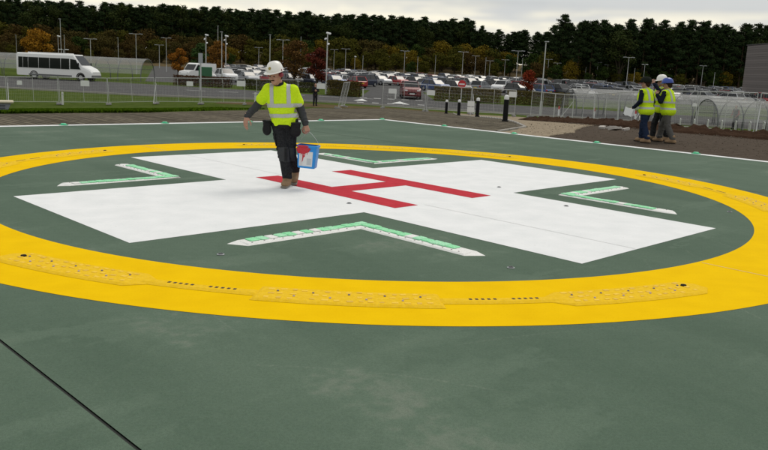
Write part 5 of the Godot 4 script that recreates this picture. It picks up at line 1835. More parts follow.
func build_trees() -> void:
	var r := RandomNumberGenerator.new()
	r.seed = 404
	var dkg := Vector3(0.014, 0.025, 0.011)
	var grn := Vector3(0.034, 0.052, 0.020)
	var pines := []
	for i in 6: pines.append(pine("pine_tree", 20 + i, 16.0, [0.22, 0.3, 0.18, 0.35, 0.25, 0.28][i], [7.0, 6.2, 7.6, 6.6, 7.2, 6.0][i], 8000, dkg, grn))
	var bush := []
	var cols := [[Vector3(0.045, 0.050, 0.010), Vector3(0.095, 0.085, 0.016), "olive green"], [Vector3(0.048, 0.034, 0.012), Vector3(0.092, 0.060, 0.02), "brown"], [Vector3(0.022, 0.042, 0.011), Vector3(0.045, 0.065, 0.016), "dark green"], [Vector3(0.11, 0.080, 0.010), Vector3(0.18, 0.13, 0.018), "yellowing"], [Vector3(0.045, 0.040, 0.014), Vector3(0.08, 0.062, 0.018), "dull bronze"]]
	for i in 10:
		var q = cols[i % 5]
		bush.append(broadleaf("woodland_tree", 50 + i, 8.0, [6.5, 7.5, 6.0, 7.0, 8.0][i % 5], 0.9 + 0.5 * (i % 3), 2600, 0.24, q[0], q[1], 0.8))
	# edge of the wood: two rows of low broadleaved trees on the bank
	var n := 0
	for row in 3:
		var x := -150.0
		while x < 118.0:
			x += r.randf_range(3.2, 4.8)
			var d: float = [209.0, 218.0, 229.0][row] + r.randf_range(-4, 4)
			if x > 34.0: d -= 10.0 + 6.0 * row
			if row == 0 and r.randf() < 0.25: continue
			var sy := r.randf_range(0.4, 0.66) if row == 0 else (r.randf_range(0.62, 0.85) if row == 1 else r.randf_range(0.85, 1.12))
			if x > 34.0: sy *= 0.95
			# brown and bronze gather on the left, olive and yellow to the middle
			var pick := r.randf()
			var ci := 0
			if x < -45.0: ci = 1 if pick < 0.4 else (4 if pick < 0.75 else (0 if pick < 0.9 else 2))
			elif x < 45.0: ci = 0 if pick < 0.4 else (3 if pick < 0.58 else (4 if pick < 0.75 else (2 if pick < 0.9 else 1)))
			else: ci = 2 if pick < 0.45 else (0 if pick < 0.8 else 3)
			var pr: Node3D = bush[ci + 5 * (r.randi() % 2)]
			n += 1
			set_tree(pr, "woodland_tree", G(x, -d), r.randf() * TAU, Vector3(sy * r.randf_range(0.9, 1.2), sy, sy), "%s bushy tree, %s from the left in the %s row at the wood's edge" % [cols[ci][2], ordinal(n - 1), ["front", "second", "third"][row]], "bushy trees along the edge of the wood")
		n = 0
	# dark pines: front row of the wood as single trees
	n = 0
	var px := -140.0
	while px < 50.0:
		px += r.randf_range(2.1, 3.3)
		var d := 243.0 + r.randf_range(-5, 6)
		var t := (px / d + 0.5)
		var s := r.randf_range(0.84, 1.0) * (1.0 if px < 28.0 else 0.8)
		n += 1
		set_tree(pines[r.randi() % 6], "pine_tree", G(px, -d), r.randf() * TAU, Vector3(s * r.randf_range(0.85, 1.3), s, s * r.randf_range(0.9, 1.25)), "dark pine, %s from the left in the long front row of pines" % ordinal(n - 1), "pines of the wood behind the car park")
	# darker broad crowns stand among the pines and break their skyline
	var oak := []
	for i in 4: oak.append(broadleaf("tall_tree", 90 + i, 15.5, [9.0, 7.5, 10.0, 8.0][i], 4.0, 5200, 0.24, Vector3(0.020, 0.032, 0.010), Vector3(0.05, 0.062, 0.02), 0.8))
	n = 0
	px = -138.0
	while px < 104.0:
		px += r.randf_range(3.6, 8.0)
		var d := 240.0 + r.randf_range(-3, 12)
		if px > 42.0: d -= 40.0
		if px > 28.0 and px <= 46.0: continue
		var s := r.randf_range(0.82, 1.08)
		n += 1
		set_tree(oak[r.randi() % 4], "tall_tree", G(px, -d), r.randf() * TAU, Vector3(s * r.randf_range(0.8, 1.1), s, s), "tall dark olive broadleaf, %s from the left among the pines" % ordinal(n - 1), "tall broadleaved trees among the pines")
	for t in oak: t.free()
	# taller, nearer pines on the right
	n = 0
	px = 42.0
	while px < 112.0:
		px += r.randf_range(1.9, 3.1)
		var d := 203.0 + r.randf_range(-5, 7)
		var s := r.randf_range(0.98, 1.1) * (0.92 if px > 98.0 else 1.0)
		n += 1
		set_tree(pines[r.randi() % 6], "pine_tree", G(px, -d), r.randf() * TAU, Vector3(s * r.randf_range(0.8, 1.2), s, s), "tall dark pine, %s from the left in the nearer stand on the right" % ordinal(n - 1), "tall pines on the right")
	# the wood behind them reads as one dark mass
	var deep := Node3D.new()
	deep.name = numbered("far_wood")
	add_child(deep)
	tag(deep, "dark mass of pines filling the wood behind the front rows", "wood", "", "stuff")
	for k in 3:
		var mm := MultiMesh.new()
		mm.transform_format = MultiMesh.TRANSFORM_3D
		mm.mesh = (pines[k * 2].get_node("crown") as MeshInstance3D).mesh
		var X := []
		for i in 110:
			var x := -175.0 + i * 3.15 + r.randf_range(-1.5, 1.5)
			var d := 256.0 + k * 10.0 + r.randf_range(-4, 4)
			d -= 38.0 * clampf((x - 32.0) / 16.0, 0.0, 1.0)
			var s := r.randf_range(0.92, 1.02) * (0.8 if x > 26.0 and x < 46.0 else 1.0) * (1.0 - 0.02 * k)
			X.append(Transform3D(Basis(Vector3.UP, r.randf() * TAU).scaled(Vector3(s * 1.15, s, s * 1.15)), G(x, -d)))
		mm.instance_count = X.size()
		for i in X.size(): mm.set_instance_transform(i, X[i])
		var mi := MultiMeshInstance3D.new()
		mi.multimesh = mm
		mi.name = "crowns"
		mi.set_meta("kind", "stuff")
		deep.add_child(mi, true)
	for p in pines: p.free()
	for b in bush: b.free()
	# single ornamental trees nearer by
	var S := [
		["orange tree", 71, 6.1, 4.6, 1.3, 5200, 0.15, Vector3(0.20, 0.095, 0.014), Vector3(0.34, 0.17, 0.02), -50.3, -112.0, "round golden-orange tree behind the minibus"],
		["orange tree", 72, 4.5, 2.6, 1.0, 2600, 0.13, Vector3(0.20, 0.075, 0.016), Vector3(0.30, 0.13, 0.02), -29.8, -110.0, "small orange tree right of the long cycle shelter"],
		["orange tree", 73, 6.0, 3.4, 1.6, 2400, 0.14, Vector3(0.15, 0.07, 0.018), Vector3(0.22, 0.11, 0.025), -25.6, -116.0, "slim orange-brown tree among the lamp posts on the left"],
		["green tree", 76, 5.6, 3.4, 0.8, 2600, 0.15, Vector3(0.03, 0.06, 0.02), Vector3(0.06, 0.10, 0.03), -29.5, -121.0, "green bushy tree beside the orange-brown tree on the left"],
		["maroon tree", 74, 5.2, 3.0, 1.2, 3000, 0.13, Vector3(0.075, 0.022, 0.016), Vector3(0.14, 0.035, 0.022), -8.6, -92.0, "dark red tree left of the tall camera post"],
		["bronze tree", 77, 6.2, 3.6, 1.5, 2600, 0.14, Vector3(0.08, 0.045, 0.018), Vector3(0.13, 0.07, 0.022), -12.4, -101.0, "bronze tree behind the walking person's shoulder"],
		["red tree", 75, 3.5, 2.0, 1.1, 1800, 0.10, Vector3(0.15, 0.025, 0.014), Vector3(0.24, 0.045, 0.02), 16.6, -95.0, "small bright red tree among the parked cars"]]
	for s in S:
		var t := broadleaf(String(s[0]).replace(" ", "_"), s[1], s[2], s[3], s[4], s[5], s[6], s[7], s[8], 0.8)
		t.name = numbered(String(t.name))
		add_child(t)
		t.position = G(s[9], s[10])
		tag(t, s[11], "tree")
	hedge(-23.6, -17.2, -85.8, -84.6, 1.05, 1.1, 9000, Vector3(0.05, 0.03, 0.018), Vector3(0.10, 0.05, 0.025), "low dark red-brown hedge left of the junction")
	hedge(-15.5, -7.6, -83.5, -80.5, 1.0, 1.2, 9000, Vector3(0.03, 0.04, 0.016), Vector3(0.07, 0.065, 0.025), "low green hedge behind the walking person's shoulder")
	hedge(-6.2, -2.9, -78.2, -77.4, 1.45, 1.3, 9000, Vector3(0.055, 0.05, 0.018), Vector3(0.12, 0.09, 0.03), "olive brown hedge left of the access road")
	hedge(4.4, 11.0, -78.0, -77.6, 1.35, 1.4, 12000, Vector3(0.07, 0.06, 0.02), Vector3(0.14, 0.105, 0.035), "tan olive hedge right of the access road")
	hedge(11.6, 17.5, -77.4, -76.4, 1.3, 1.4, 10000, Vector3(0.06, 0.055, 0.02), Vector3(0.13, 0.10, 0.035), "tan olive hedge left of the barrel-roofed shelters")

func build_grass() -> void:
	# blades on the verge, thickest along its near edge
	var r := RandomNumberGenerator.new()
	r.seed = 12
	var b := MB.new()
	for i in 9:
		var a := r.randf() * TAU
		var p := V3(r.randf_range(-0.05, 0.05), 0, r.randf_range(-0.05, 0.05))
		var u := V3(cos(a), 0, sin(a)) * 0.007
		var tip := p + V3(r.randf_range(-0.03, 0.03), r.randf_range(0.05, 0.10), r.randf_range(-0.03, 0.03))
		b.col = tint(r, Vector3(0.04, 0.09, 0.004), Vector3(0.085, 0.155, 0.01))
		b.tri(p - u, p + u, tip, V3(0, 0.8, 0.6), V3(0, 0.8, 0.6), V3(0, 1, 0))
	var mm := MultiMesh.new()
	mm.transform_format = MultiMesh.TRANSFORM_3D
	mm.mesh = b.mesh(M.foliage, true)
	var X := []
	while X.size() < 42000:
		var p := r.randf_range(-16.0, 24.0)
		var q := -15.95 - pow(r.randf(), 2.0) * 26.0
		if p > 5.0 and q > -16.0 - (p - 5.0) * 1.05: continue
		var w := W(p, q)
		if w.x < w.y * 0.56 - 1.0: continue
		var s := r.randf_range(0.6, 1.25)
		X.append(Transform3D(Basis(Vector3.UP, r.randf() * TAU).scaled(V3(s, s, s)), G(w.x, w.y)))
	mm.instance_count = X.size()
	for i in X.size(): mm.set_instance_transform(i, X[i])
	var mi := MultiMeshInstance3D.new()
	mi.multimesh = mm
	mi.name = numbered("grass")
	add_child(mi)
	tag(mi, "short bright green grass on the verge left of the pad", "grass", "", "stuff")

# ------------------------------------------------------------------ sky, light, materials
func sky_image() -> Image:
	var w := 1536
	var h := 768
	var n1 := noise(91, 1.6, 5)
	var n2 := noise(92, 3.2, 4)
	var im := Image.create(w, h, false, Image.FORMAT_RGBF)
	for j in h:
		var el := (0.5 - (j + 0.5) / h) * PI
		for i in w:
			var az := ((i + 0.5) / w - 0.5) * TAU
			var c: Color
			if el < -0.02:
				c = Color(0.13, 0.13, 0.12)
				if el < -0.1:
					im.set_pixel(i, j, c)
					continue
			var e := maxf(el, 0.0)
			# cloud sheets seen edge-on low down: bands drawn out sideways
			var cx := cos(az)
			var sz := sin(az)
			var s := n1.get_noise_3d(cx * 1.1, sz * 1.1, log(e + 0.03) * 3.4) + 0.5 * n2.get_noise_3d(cx * 3.0, sz * 3.0, log(e + 0.03) * 7.0)
			var t := smoothstep(0.2, 0.8, 0.5 + s * 0.95)
			var grey := Color(0.50, 0.53, 0.55).lerp(Color(0.62, 0.63, 0.64), clampf(e - 0.15, 0.0, 1.0))
			var light := Color(0.92, 0.90, 0.84)
			c = grey.lerp(light, t * lerpf(0.3, 0.66, clampf((e - 0.08) / 0.3, 0.0, 1.0)))
			# the sheet breaks off above the wood and lets cream light through
			var gap := smoothstep(0.090, 0.068, e + s * 0.032)
			c = c.lerp(Color(1.02, 0.96, 0.78).lerp(Color(0.70, 0.70, 0.66), smoothstep(0.45, 0.9, 1.0 - t) * 0.6), gap)
			im.set_pixel(i, j, c)
	return im

func make_materials() -> void:
	M.sealant = plain(0.018, 0.022, 0.018, 0.85)
	M.joint = plain(0.5, 0.5, 0.49, 0.9)
	M.white_paint = rough_mat(Vector3(0.72, 0.74, 0.75), Vector3(0.82, 0.83, 0.84), 101, 4.3, 0.016, 0.55, 0.0, Vector3(0.45, 0.46, 0.45), 0.93)
	M.yellow_paint = rough_mat(Vector3(0.78, 0.48, 0.002), Vector3(0.86, 0.55, 0.003), 103, 2.7, 0.012, 0.8)
	M.red_paint = rough_mat(Vector3(0.44, 0.028, 0.042), Vector3(0.54, 0.04, 0.058), 105, 1.9, 0.02, 0.55)
	M.yellow_plastic = rough_mat(Vector3(0.74, 0.46, 0.008), Vector3(0.86, 0.57, 0.04), 107, 0.9, 0.03, 0.75, 0.25, Vector3(0.46, 0.32, 0.16), 0.82)
	M.slot = plain(0.05, 0.035, 0.015, 0.8)
	M.green_speck = rough_mat(Vector3(0.04, 0.58, 0.20), Vector3(0.40, 0.86, 0.50), 171, 0.8, 0.07, 0.5, 0.3, Vector3(0.7, 0.75, 0.7), 0.74)
	M.green_speck2 = rough_mat(Vector3(0.08, 0.62, 0.26), Vector3(0.60, 0.88, 0.66), 173, 0.8, 0.07, 0.5, 0.3, Vector3(0.05, 0.2, 0.1), 0.8)
	M.yellow_lens = plain(0.84, 0.54, 0.02, 0.7)
	M.yellow_lens2 = plain(0.72, 0.45, 0.03, 0.7)
	M.diode = plain(0.16, 0.13, 0.14, 0.3)
	M.diode2 = plain(0.42, 0.34, 0.36, 0.3)
	M.black_rubber = rough_mat(Vector3(0.014, 0.014, 0.014), Vector3(0.026, 0.026, 0.026), 109, 0.8, 0.03, 0.85)
	M.chevron_white = rough_mat(Vector3(0.70, 0.71, 0.69), Vector3(0.85, 0.85, 0.84), 111, 0.6, 0.04, 0.6, 0.4, Vector3(0.16, 0.15, 0.13), 0.77)
	M.green_lens = plain(0.28, 0.74, 0.47, 0.3)
	M.green_lens2 = plain(0.45, 0.80, 0.60, 0.3)
	M.green_lens3 = plain(0.18, 0.62, 0.36, 0.3)
	M.green_lens4 = plain(0.62, 0.82, 0.70, 0.35)
	M.green_rim = plain(0.03, 0.40, 0.20, 0.5)
	M.green_light = plain(0.06, 0.55, 0.28, 0.35)
	M.eye = plain(0.03, 0.02, 0.015, 0.2)
	M.hair = rough_mat(Vector3(0.02, 0.012, 0.008), Vector3(0.05, 0.03, 0.02), 113, 0.2, 0.08, 0.7, 0.4, Vector3.ZERO, 2.0, false)
	M.skin = rough_mat(Vector3(0.36, 0.19, 0.13), Vector3(0.47, 0.26, 0.19), 115, 0.3, 0.03, 0.5, 0.1, Vector3.ZERO, 2.0, false)
	M.hivis = rough_mat(Vector3(0.56, 0.80, 0.015), Vector3(0.66, 0.92, 0.03), 117, 0.7, 0.03, 0.85, 0.8, Vector3.ZERO, 2.0, false)
	M.tape = plain(0.46, 0.48, 0.47, 0.35)
	M.grey_cloth = rough_mat(Vector3(0.035, 0.037, 0.040), Vector3(0.07, 0.073, 0.078), 119, 0.25, 0.08, 0.9, 0.4, Vector3.ZERO, 2.0, false)
	M.black_cloth = rough_mat(Vector3(0.009, 0.010, 0.012), Vector3(0.042, 0.043, 0.047), 121, 0.5, 0.03, 0.85, 0.4, Vector3.ZERO, 2.0, false)
	M.black_leather = rough_mat(Vector3(0.010, 0.010, 0.011), Vector3(0.03, 0.03, 0.033), 123, 0.3, 0.05, 0.5, 0.3, Vector3.ZERO, 2.0, false)
	M.navy = rough_mat(Vector3(0.008, 0.011, 0.022), Vector3(0.018, 0.023, 0.042), 125, 0.3, 0.05, 0.9, 0.3, Vector3.ZERO, 2.0, false)
	M.denim = rough_mat(Vector3(0.010, 0.017, 0.040), Vector3(0.025, 0.038, 0.075), 127, 0.3, 0.05, 0.9, 0.3, Vector3.ZERO, 2.0, false)
	M.grey_trousers = rough_mat(Vector3(0.05, 0.05, 0.048), Vector3(0.15, 0.145, 0.14), 129, 0.35, 0.04, 0.9, 0.3, Vector3.ZERO, 2.0, false)
	M.red_cloth = plain(0.35, 0.03, 0.03, 0.9)
	M.tan_boot = rough_mat(Vector3(0.20, 0.13, 0.075), Vector3(0.36, 0.25, 0.155), 131, 0.25, 0.05, 0.75, 0.3, Vector3.ZERO, 2.0, false)
	M.sole_grey = plain(0.20, 0.18, 0.15, 0.85)
	M.white_helmet = plain(0.80, 0.79, 0.75, 0.28)
	M.blue_helmet = plain(0.02, 0.06, 0.32, 0.28)
	M.dark_cap = plain(0.014, 0.017, 0.013, 0.85)
	M.gold = plain(0.30, 0.24, 0.05, 0.4)
	M.maroon = plain(0.22, 0.012, 0.03, 0.4)
	M.bucket_blue = plain(0.012, 0.27, 0.74, 0.35)
	M.red_wet = plain(0.50, 0.012, 0.03, 0.25)
	M.label_white = plain(0.70, 0.72, 0.74, 0.5)
	M.label_grey = plain(0.50, 0.54, 0.58, 0.5)
	M.label_pale = plain(0.62, 0.60, 0.62, 0.5)
	M.steel = plain(0.55, 0.56, 0.58, 0.35, 0.8)
	M.paper = plain(0.80, 0.81, 0.84, 0.8)
	M.galvanised = rough_mat(Vector3(0.42, 0.43, 0.43), Vector3(0.56, 0.57, 0.57), 133, 0.9, 0.05, 0.5)
	M.galvanised.metallic = 0.3
	M.pale_steel = plain(0.55, 0.56, 0.54, 0.4, 0.2)
	M.concrete = rough_mat(Vector3(0.22, 0.22, 0.21), Vector3(0.34, 0.33, 0.31), 135, 0.8, 0.04, 0.9)
	M.polycarbonate = plain(0.52, 0.53, 0.52, 0.6)
	M.polycarbonate.transparency = BaseMaterial3D.TRANSPARENCY_ALPHA
	M.polycarbonate.albedo_color.a = 0.33
	M.lamp_white = plain(0.75, 0.76, 0.78, 0.4)
	M.lamp_grey = plain(0.32, 0.34, 0.36, 0.45)
	M.black_plastic = plain(0.014, 0.014, 0.015, 0.5)
	M.white_plastic = plain(0.74, 0.75, 0.75, 0.5)
	M.post_white = plain(0.60, 0.61, 0.58, 0.6)
	M.yellow_plate = plain(0.70, 0.52, 0.03, 0.5)
	M.sign_red = plain(0.52, 0.02, 0.025, 0.45)
	M.cream = rough_mat(Vector3(0.50, 0.45, 0.33), Vector3(0.62, 0.56, 0.42), 137, 0.7, 0.04, 0.7)
	M.cab_grey = rough_mat(Vector3(0.18, 0.19, 0.22), Vector3(0.26, 0.27, 0.30), 139, 0.7, 0.04, 0.6)
	M.car_glass = plain(0.012, 0.014, 0.016, 0.06)
	M.car_glass.metallic_specular = 0.42
	M.headlight = plain(0.70, 0.72, 0.74, 0.12)
	M.tail_light = plain(0.35, 0.01, 0.012, 0.2)
	M.alloy = plain(0.42, 0.43, 0.44, 0.35, 0.6)
	for c in [["silver", 0.42, 0.43, 0.44, 0.35], ["white", 0.74, 0.75, 0.76, 0.0], ["grey", 0.08, 0.085, 0.09, 0.3], ["black", 0.012, 0.012, 0.014, 0.0], ["blue", 0.03, 0.07, 0.20, 0.2], ["red", 0.36, 0.015, 0.02, 0.0], ["pale", 0.28, 0.29, 0.31, 0.35], ["navy", 0.012, 0.02, 0.05, 0.2], ["sky", 0.04, 0.22, 0.50, 0.1], ["maroon", 0.14, 0.012, 0.016, 0.1]]:
		var m := plain(c[1], c[2], c[3], 0.32, c[4])
		m.clearcoat_enabled = true
		m.clearcoat = 0.35
		m.clearcoat_roughness = 0.08
		M["car_" + c[0]] = m
	M.car_any = plain(1, 1, 1, 0.32, 0.1)
	M.car_any.vertex_color_use_as_albedo = true
	M.bus_white = plain(0.76, 0.77, 0.77, 0.3)
	M.bus_grey = plain(0.12, 0.125, 0.13, 0.5)
	M.green_paint = plain(0.03, 0.13, 0.06, 0.6)
	M.clad_dark = plain(0.05, 0.047, 0.045, 0.8)
	M.clad_a = rough_mat(Vector3(0.135, 0.118, 0.112), Vector3(0.165, 0.148, 0.14), 141, 3.0, 0.03, 0.75)
	M.clad_b = rough_mat(Vector3(0.15, 0.132, 0.126), Vector3(0.18, 0.16, 0.152), 143, 3.0, 0.03, 0.75)
	M.clad_c = rough_mat(Vector3(0.12, 0.106, 0.1), Vector3(0.15, 0.134, 0.127), 145, 3.0, 0.03, 0.75)
	M.soil = rough_mat(Vector3(0.028, 0.016, 0.010), Vector3(0.075, 0.045, 0.030), 147, 1.4, 0.03, 0.95, 0.6)
	M.stone = rough_mat(Vector3(0.07, 0.055, 0.042), Vector3(0.19, 0.16, 0.13), 149, 1.0, 0.02, 0.95)
	M.pale_stone = rough_mat(Vector3(0.38, 0.35, 0.32), Vector3(0.5, 0.47, 0.44), 151, 0.8, 0.04, 0.9)
	M.bark = rough_mat(Vector3(0.035, 0.027, 0.02), Vector3(0.075, 0.06, 0.045), 153, 0.8, 0.03, 0.95)
	M.pine_bark = rough_mat(Vector3(0.05, 0.034, 0.024), Vector3(0.11, 0.075, 0.05), 155, 1.2, 0.03, 0.95)
	M.foliage = StandardMaterial3D.new()
	M.foliage.vertex_color_use_as_albedo = true
	M.foliage.roughness = 0.9
	M.foliage.metallic_specular = 0.08
	M.foliage.cull_mode = BaseMaterial3D.CULL_DISABLED
	M.foliage.backlight_enabled = true
	M.foliage.backlight = Color(0.06, 0.07, 0.02)
	M.turf = rough_mat(Vector3(0.034, 0.062, 0.008), Vector3(0.088, 0.115, 0.024), 157, 9.0, 0.02, 0.95)
	M.rough_grass = rough_mat(Vector3(0.075, 0.058, 0.030), Vector3(0.14, 0.105, 0.055), 159, 11.0, 0.02, 0.95)
	M.asphalt = rough_mat(Vector3(0.075, 0.075, 0.076), Vector3(0.115, 0.114, 0.114), 161, 7.0, 0.02, 0.85, 0.0, Vector3(0.2, 0.2, 0.2), 0.93)
	M.old_tarmac = rough_mat(Vector3(0.050, 0.040, 0.031), Vector3(0.105, 0.083, 0.066), 163, 3.3, 0.02, 0.9, 0.3, Vector3(0.22, 0.19, 0.16), 0.86)
	M.sand = rough_mat(Vector3(0.19, 0.155, 0.11), Vector3(0.37, 0.31, 0.23), 165, 2.6, 0.02, 0.95, 0.4, Vector3(0.12, 0.09, 0.065), 0.84)
	M.road_paint = plain(0.62, 0.63, 0.62, 0.7)
	M.kerb = rough_mat(Vector3(0.26, 0.25, 0.23), Vector3(0.38, 0.36, 0.33), 167, 1.2, 0.03, 0.9)
	M.paving = paving_material()
	M.hoop = plain(0.11, 0.115, 0.12, 0.5, 0.1)
	for k in ["white_paint", "yellow_paint", "red_paint", "yellow_plastic", "turf", "rough_grass", "asphalt", "old_tarmac", "sand", "paving", "soil", "stone", "kerb", "concrete"]: M[k].metallic_specular = 0.08
	for k in ["black_cloth", "grey_cloth", "navy", "denim", "grey_trousers", "black_leather", "black_rubber", "black_plastic", "hivis", "red_cloth", "bark", "pine_bark", "hair", "tan_boot", "dark_cap"]: M[k].metallic_specular = 0.15

func paving_material() -> StandardMaterial3D:
	# clay pavers 0.2 x 0.1 m in running bond, each with its own tone (far too small in view to build singly)
	var S := 768
	var r := RandomNumberGenerator.new()
	r.seed = 41
	var im := Image.create(S, S, false, Image.FORMAT_RGB8)
	im.fill(lin(0.028, 0.026, 0.022))
	var px := S / 3.2
	for row in 16:
		var tone := r.randf_range(0.75, 1.25)
		for k in 17:
			var x := (k - 0.5 * (row % 2)) * 0.2
			var t := tone * r.randf_range(0.72, 1.25)
			var c := lin(0.128 * t, 0.112 * t, 0.084 * t)
			im.fill_rect(Rect2i(int(row * 0.2 * px) + 4, int(x * px) + 1, int(0.2 * px) - 11, int(0.2 * px) - 2), c)
	var g := noise(43, 0.15, 3).get_image(S, S)
	for j in S:
		for i in S:
			var c := im.get_pixel(i, j)
			var k := 0.85 + g.get_pixel(i, j).r * 0.3
			im.set_pixel(i, j, Color(c.r * k, c.g * k, c.b * k))
	var m := StandardMaterial3D.new()
	m.albedo_texture = ImageTexture.create_from_image(im)
	m.roughness = 0.85
	m.uv1_scale = Vector3.ONE / 3.2
	return m

func ragged(poly: PackedVector2Array, seed_: int) -> PackedVector2Array:
	var r := RandomNumberGenerator.new()
	r.seed = seed_
	var out := PackedVector2Array()
	for i in poly.size():
		var a := poly[i]
		var b := poly[(i + 1) % poly.size()]
		var n := maxi(1, int(a.distance_to(b) / 0.45))
		var d := (b - a).normalized()
		for k in n:
			out.append(a.lerp(b, float(k) / n) + Vector2(-d.y, d.x) * (r.randf_range(-0.16, 0.16) if k > 0 else 0.0))
	return out

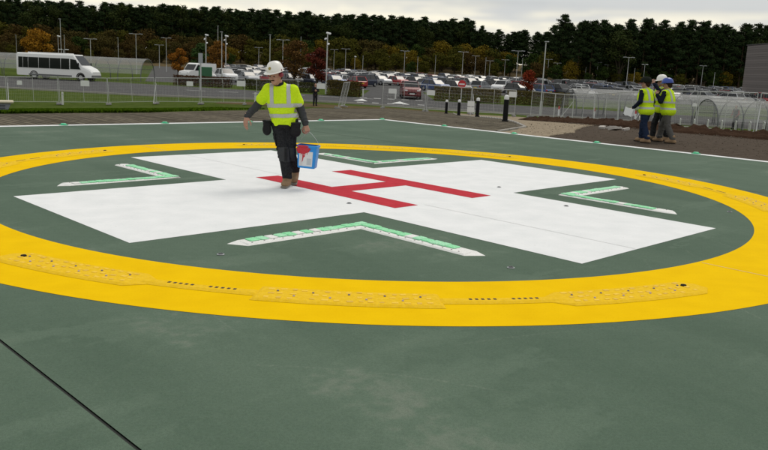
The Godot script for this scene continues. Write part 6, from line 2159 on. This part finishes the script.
func build_ground() -> void:
	grid_lines()
	structure("ground", drape(world_poly([[-2990, 2990], [2990, 2990], [2990, -2990], [-2990, -2990]]), -0.02), M.turf)
	structure("bank", drape(world_poly([[-320, -203], [-60, -199.5], [60, -196.5], [112, -186.5], [260, -186], [300, -420], [-340, -420]]), -0.008), M.rough_grass)
	structure("road", drape(world_poly([[-95, -75], [-35, -70.2], [-4.2, -66.9], [12, -62.2], [40, -55.5], [80, -48], [80, -60], [40, -68], [17, -74.2], [4.4, -76.2], [4.0, -100], [-2.4, -100], [-2.9, -76.6], [-5, -77], [-24, -83.5], [-41, -88.5], [-95, -96]]), -0.008), M.asphalt)
	structure("car_park", drape(world_poly([[-29, -92.5], [20, -99], [60, -92], [112, -96], [112, -186], [60, -196], [-60, -199]]), -0.006), M.asphalt)
	structure("tarmac_strip", drape(ragged(local_poly([[11.2, -5.2], [14.2, -5.9], [18.0, -8.3], [24, -11.5], [27, -9.0], [24.5, 0.0], [24.5, 20], [11.2, 20]]), 5), -0.006), M.old_tarmac)
	structure("sand_path", drape(ragged(local_poly([[11.2, -6.3], [14.3, -7.35], [20.9, -13.2], [38.5, -31.0], [42.0, -27.0], [34.5, -18.0], [26.0, -11.6], [18.5, -7.8], [14.4, -5.5], [11.0, -4.6]]), 6), -0.002), M.sand)
	structure("paved_way", drape(local_poly([[-45, -11.2], [-45, -15.9], [5, -16.0], [9, -18.3], [26, -34.6], [29, -37.0], [38.3, -31.3], [20.8, -13.3], [14.2, -7.4], [11.2, -6.4], [11.2, -11.2]]), 0.002), M.paving)
	structure("bare_earth", drape(world_poly([[-14, -62.4], [-4, -59.5], [-0.5, -60.2], [4.5, -59.8], [4.5, -61.6], [-2, -64.0], [-8, -65.0], [-14, -64.5]]), -0.012), M.rough_grass)
	# edging stones between paving and sand, one by one
	var ed := Node3D.new()
	ed.name = numbered("kerb")
	add_child(ed)
	tag(ed, "pale edging stones along the paved way", "", "", "structure")
	var line := [Vector2(11.4, -6.35), Vector2(14.25, -7.38), Vector2(20.85, -13.25), Vector2(38.0, -30.9)]
	var e := MB.new()
	e.box(V3(0, 0.0, 0), V3(0.9, 0.16, 0.11), Basis.IDENTITY, 0.012)
	var em := e.mesh()
	for i in 3:
		var a: Vector2 = line[i]
		var b: Vector2 = line[i + 1]
		var n := int(a.distance_to(b) / 0.92)
		for k in n:
			var c := a.lerp(b, (k + 0.5) / n)
			var w := W(c.x, c.y)
			var w2 := W(b.x, b.y)
			var s := part("edging_stone", em, M.kerb, ed)
			s.position = G(w.x, w.y) + V3(0, -0.045, 0)
			var dv := (w2 - W(a.x, a.y)).normalized()
			s.rotation.y = -atan2(dv.y, dv.x)
	# road kerb along the near side
	var kb := Node3D.new()
	kb.name = numbered("kerb")
	add_child(kb)
	tag(kb, "grey kerb stones along the near side of the road", "", "", "structure")
	var kl := [Vector2(-46, -71.0), Vector2(-35, -70.1), Vector2(-4.2, -66.8), Vector2(12, -62.1), Vector2(26, -58.7)]
	var km := MB.new()
	km.box(V3(0, 0.02, 0), V3(1.8, 0.2, 0.14), Basis.IDENTITY, 0.015)
	var kmm := km.mesh()
	for i in kl.size() - 1:
		var n := int((kl[i] as Vector2).distance_to(kl[i + 1]) / 1.82)
		var dv: Vector2 = ((kl[i + 1] as Vector2) - (kl[i] as Vector2)).normalized()
		for k in n:
			var c := (kl[i] as Vector2).lerp(kl[i + 1], (k + 0.5) / n)
			var s := part("kerb_stone", kmm, M.kerb, kb)
			s.position = G(c.x, c.y)
			s.rotation.y = -atan2(dv.y, dv.x)
	# junction markings
	var mk := Node3D.new()
	mk.name = numbered("road_marking")
	add_child(mk)
	tag(mk, "white give-way dashes and arrows on the junction", "", "", "structure")
	for i in 5:
		var x := -2.9 + i * 1.35
		part("dash", drape(world_poly([[x, -76.0], [x + 0.7, -75.95], [x + 0.7, -75.55], [x, -75.6]]), 0.0), M.road_paint, mk)
		part("dash", drape(world_poly([[x, -69.3], [x + 0.6, -69.2], [x + 0.6, -68.8], [x, -68.9]]), 0.0), M.road_paint, mk)
	part("arrow", drape(world_poly([[0.2, -69.6], [1.7, -69.2], [0.95, -72.6]]), 0.0), M.road_paint, mk)
	part("arrow", drape(world_poly([[-3.3, -71.2], [-2.0, -71.0], [-2.6, -74.2]]), 0.0), M.road_paint, mk)
	for i in 6:
		var x := -20.0 + i * 3.3
		part("lane_dash", drape(world_poly([[x, -76.8 + i * 0.36], [x + 1.9, -76.6 + i * 0.36], [x + 1.9, -76.45 + i * 0.36], [x, -76.65 + i * 0.36]]), 0.0), M.road_paint, mk)

func _ready() -> void:
	var cam := Camera3D.new()
	cam.name = "camera"
	cam.fov = 32.541
	cam.near = 0.1
	cam.far = 5000.0
	cam.position = Vector3(0, 1.7002, 0)
	cam.basis = Basis(Vector3.RIGHT, -0.198978) * Basis(Vector3.BACK, 0.0449189)
	add_child(cam)
	cam.current = true
	var env := Environment.new()
	env.background_mode = Environment.BG_SKY
	var sm := PanoramaSkyMaterial.new()
	sm.panorama = ImageTexture.create_from_image(sky_image())
	var sky := Sky.new()
	sky.sky_material = sm
	env.sky = sky
	env.background_energy_multiplier = 1.0
	env.tonemap_mode = Environment.TONE_MAPPER_LINEAR
	env.tonemap_exposure = 1.02
	env.sdfgi_enabled = true
	env.ssao_enabled = true
	env.ssil_enabled = true
	var we := WorldEnvironment.new()
	we.name = "world_environment"
	we.environment = env
	add_child(we)
	var sun := DirectionalLight3D.new()
	sun.name = "sun"
	sun.light_energy = 0.42
	sun.light_color = Color(1.0, 0.97, 0.92)
	sun.light_angular_distance = 25.0
	sun.shadow_enabled = true
	sun.rotation_degrees = Vector3(-55, 150, 0)
	add_child(sun)

	make_materials()
	print("materials ", Time.get_ticks_msec())
	build_ground()
	build_pad()
	print("pad ", Time.get_ticks_msec())
	build_trees()
	build_grass()
	print("trees ", Time.get_ticks_msec())
	build_building()
	build_shelters()
	build_fences()
	build_lamps()
	build_posts()
	build_soil()
	build_bus()
	box_van("white_van", G(-25.6, -104.0), -0.55, "white van parked at the left end of the car park")
	build_cars()
	print("cars ", Time.get_ticks_msec())
	build_people()
	print("people ", Time.get_ticks_msec())
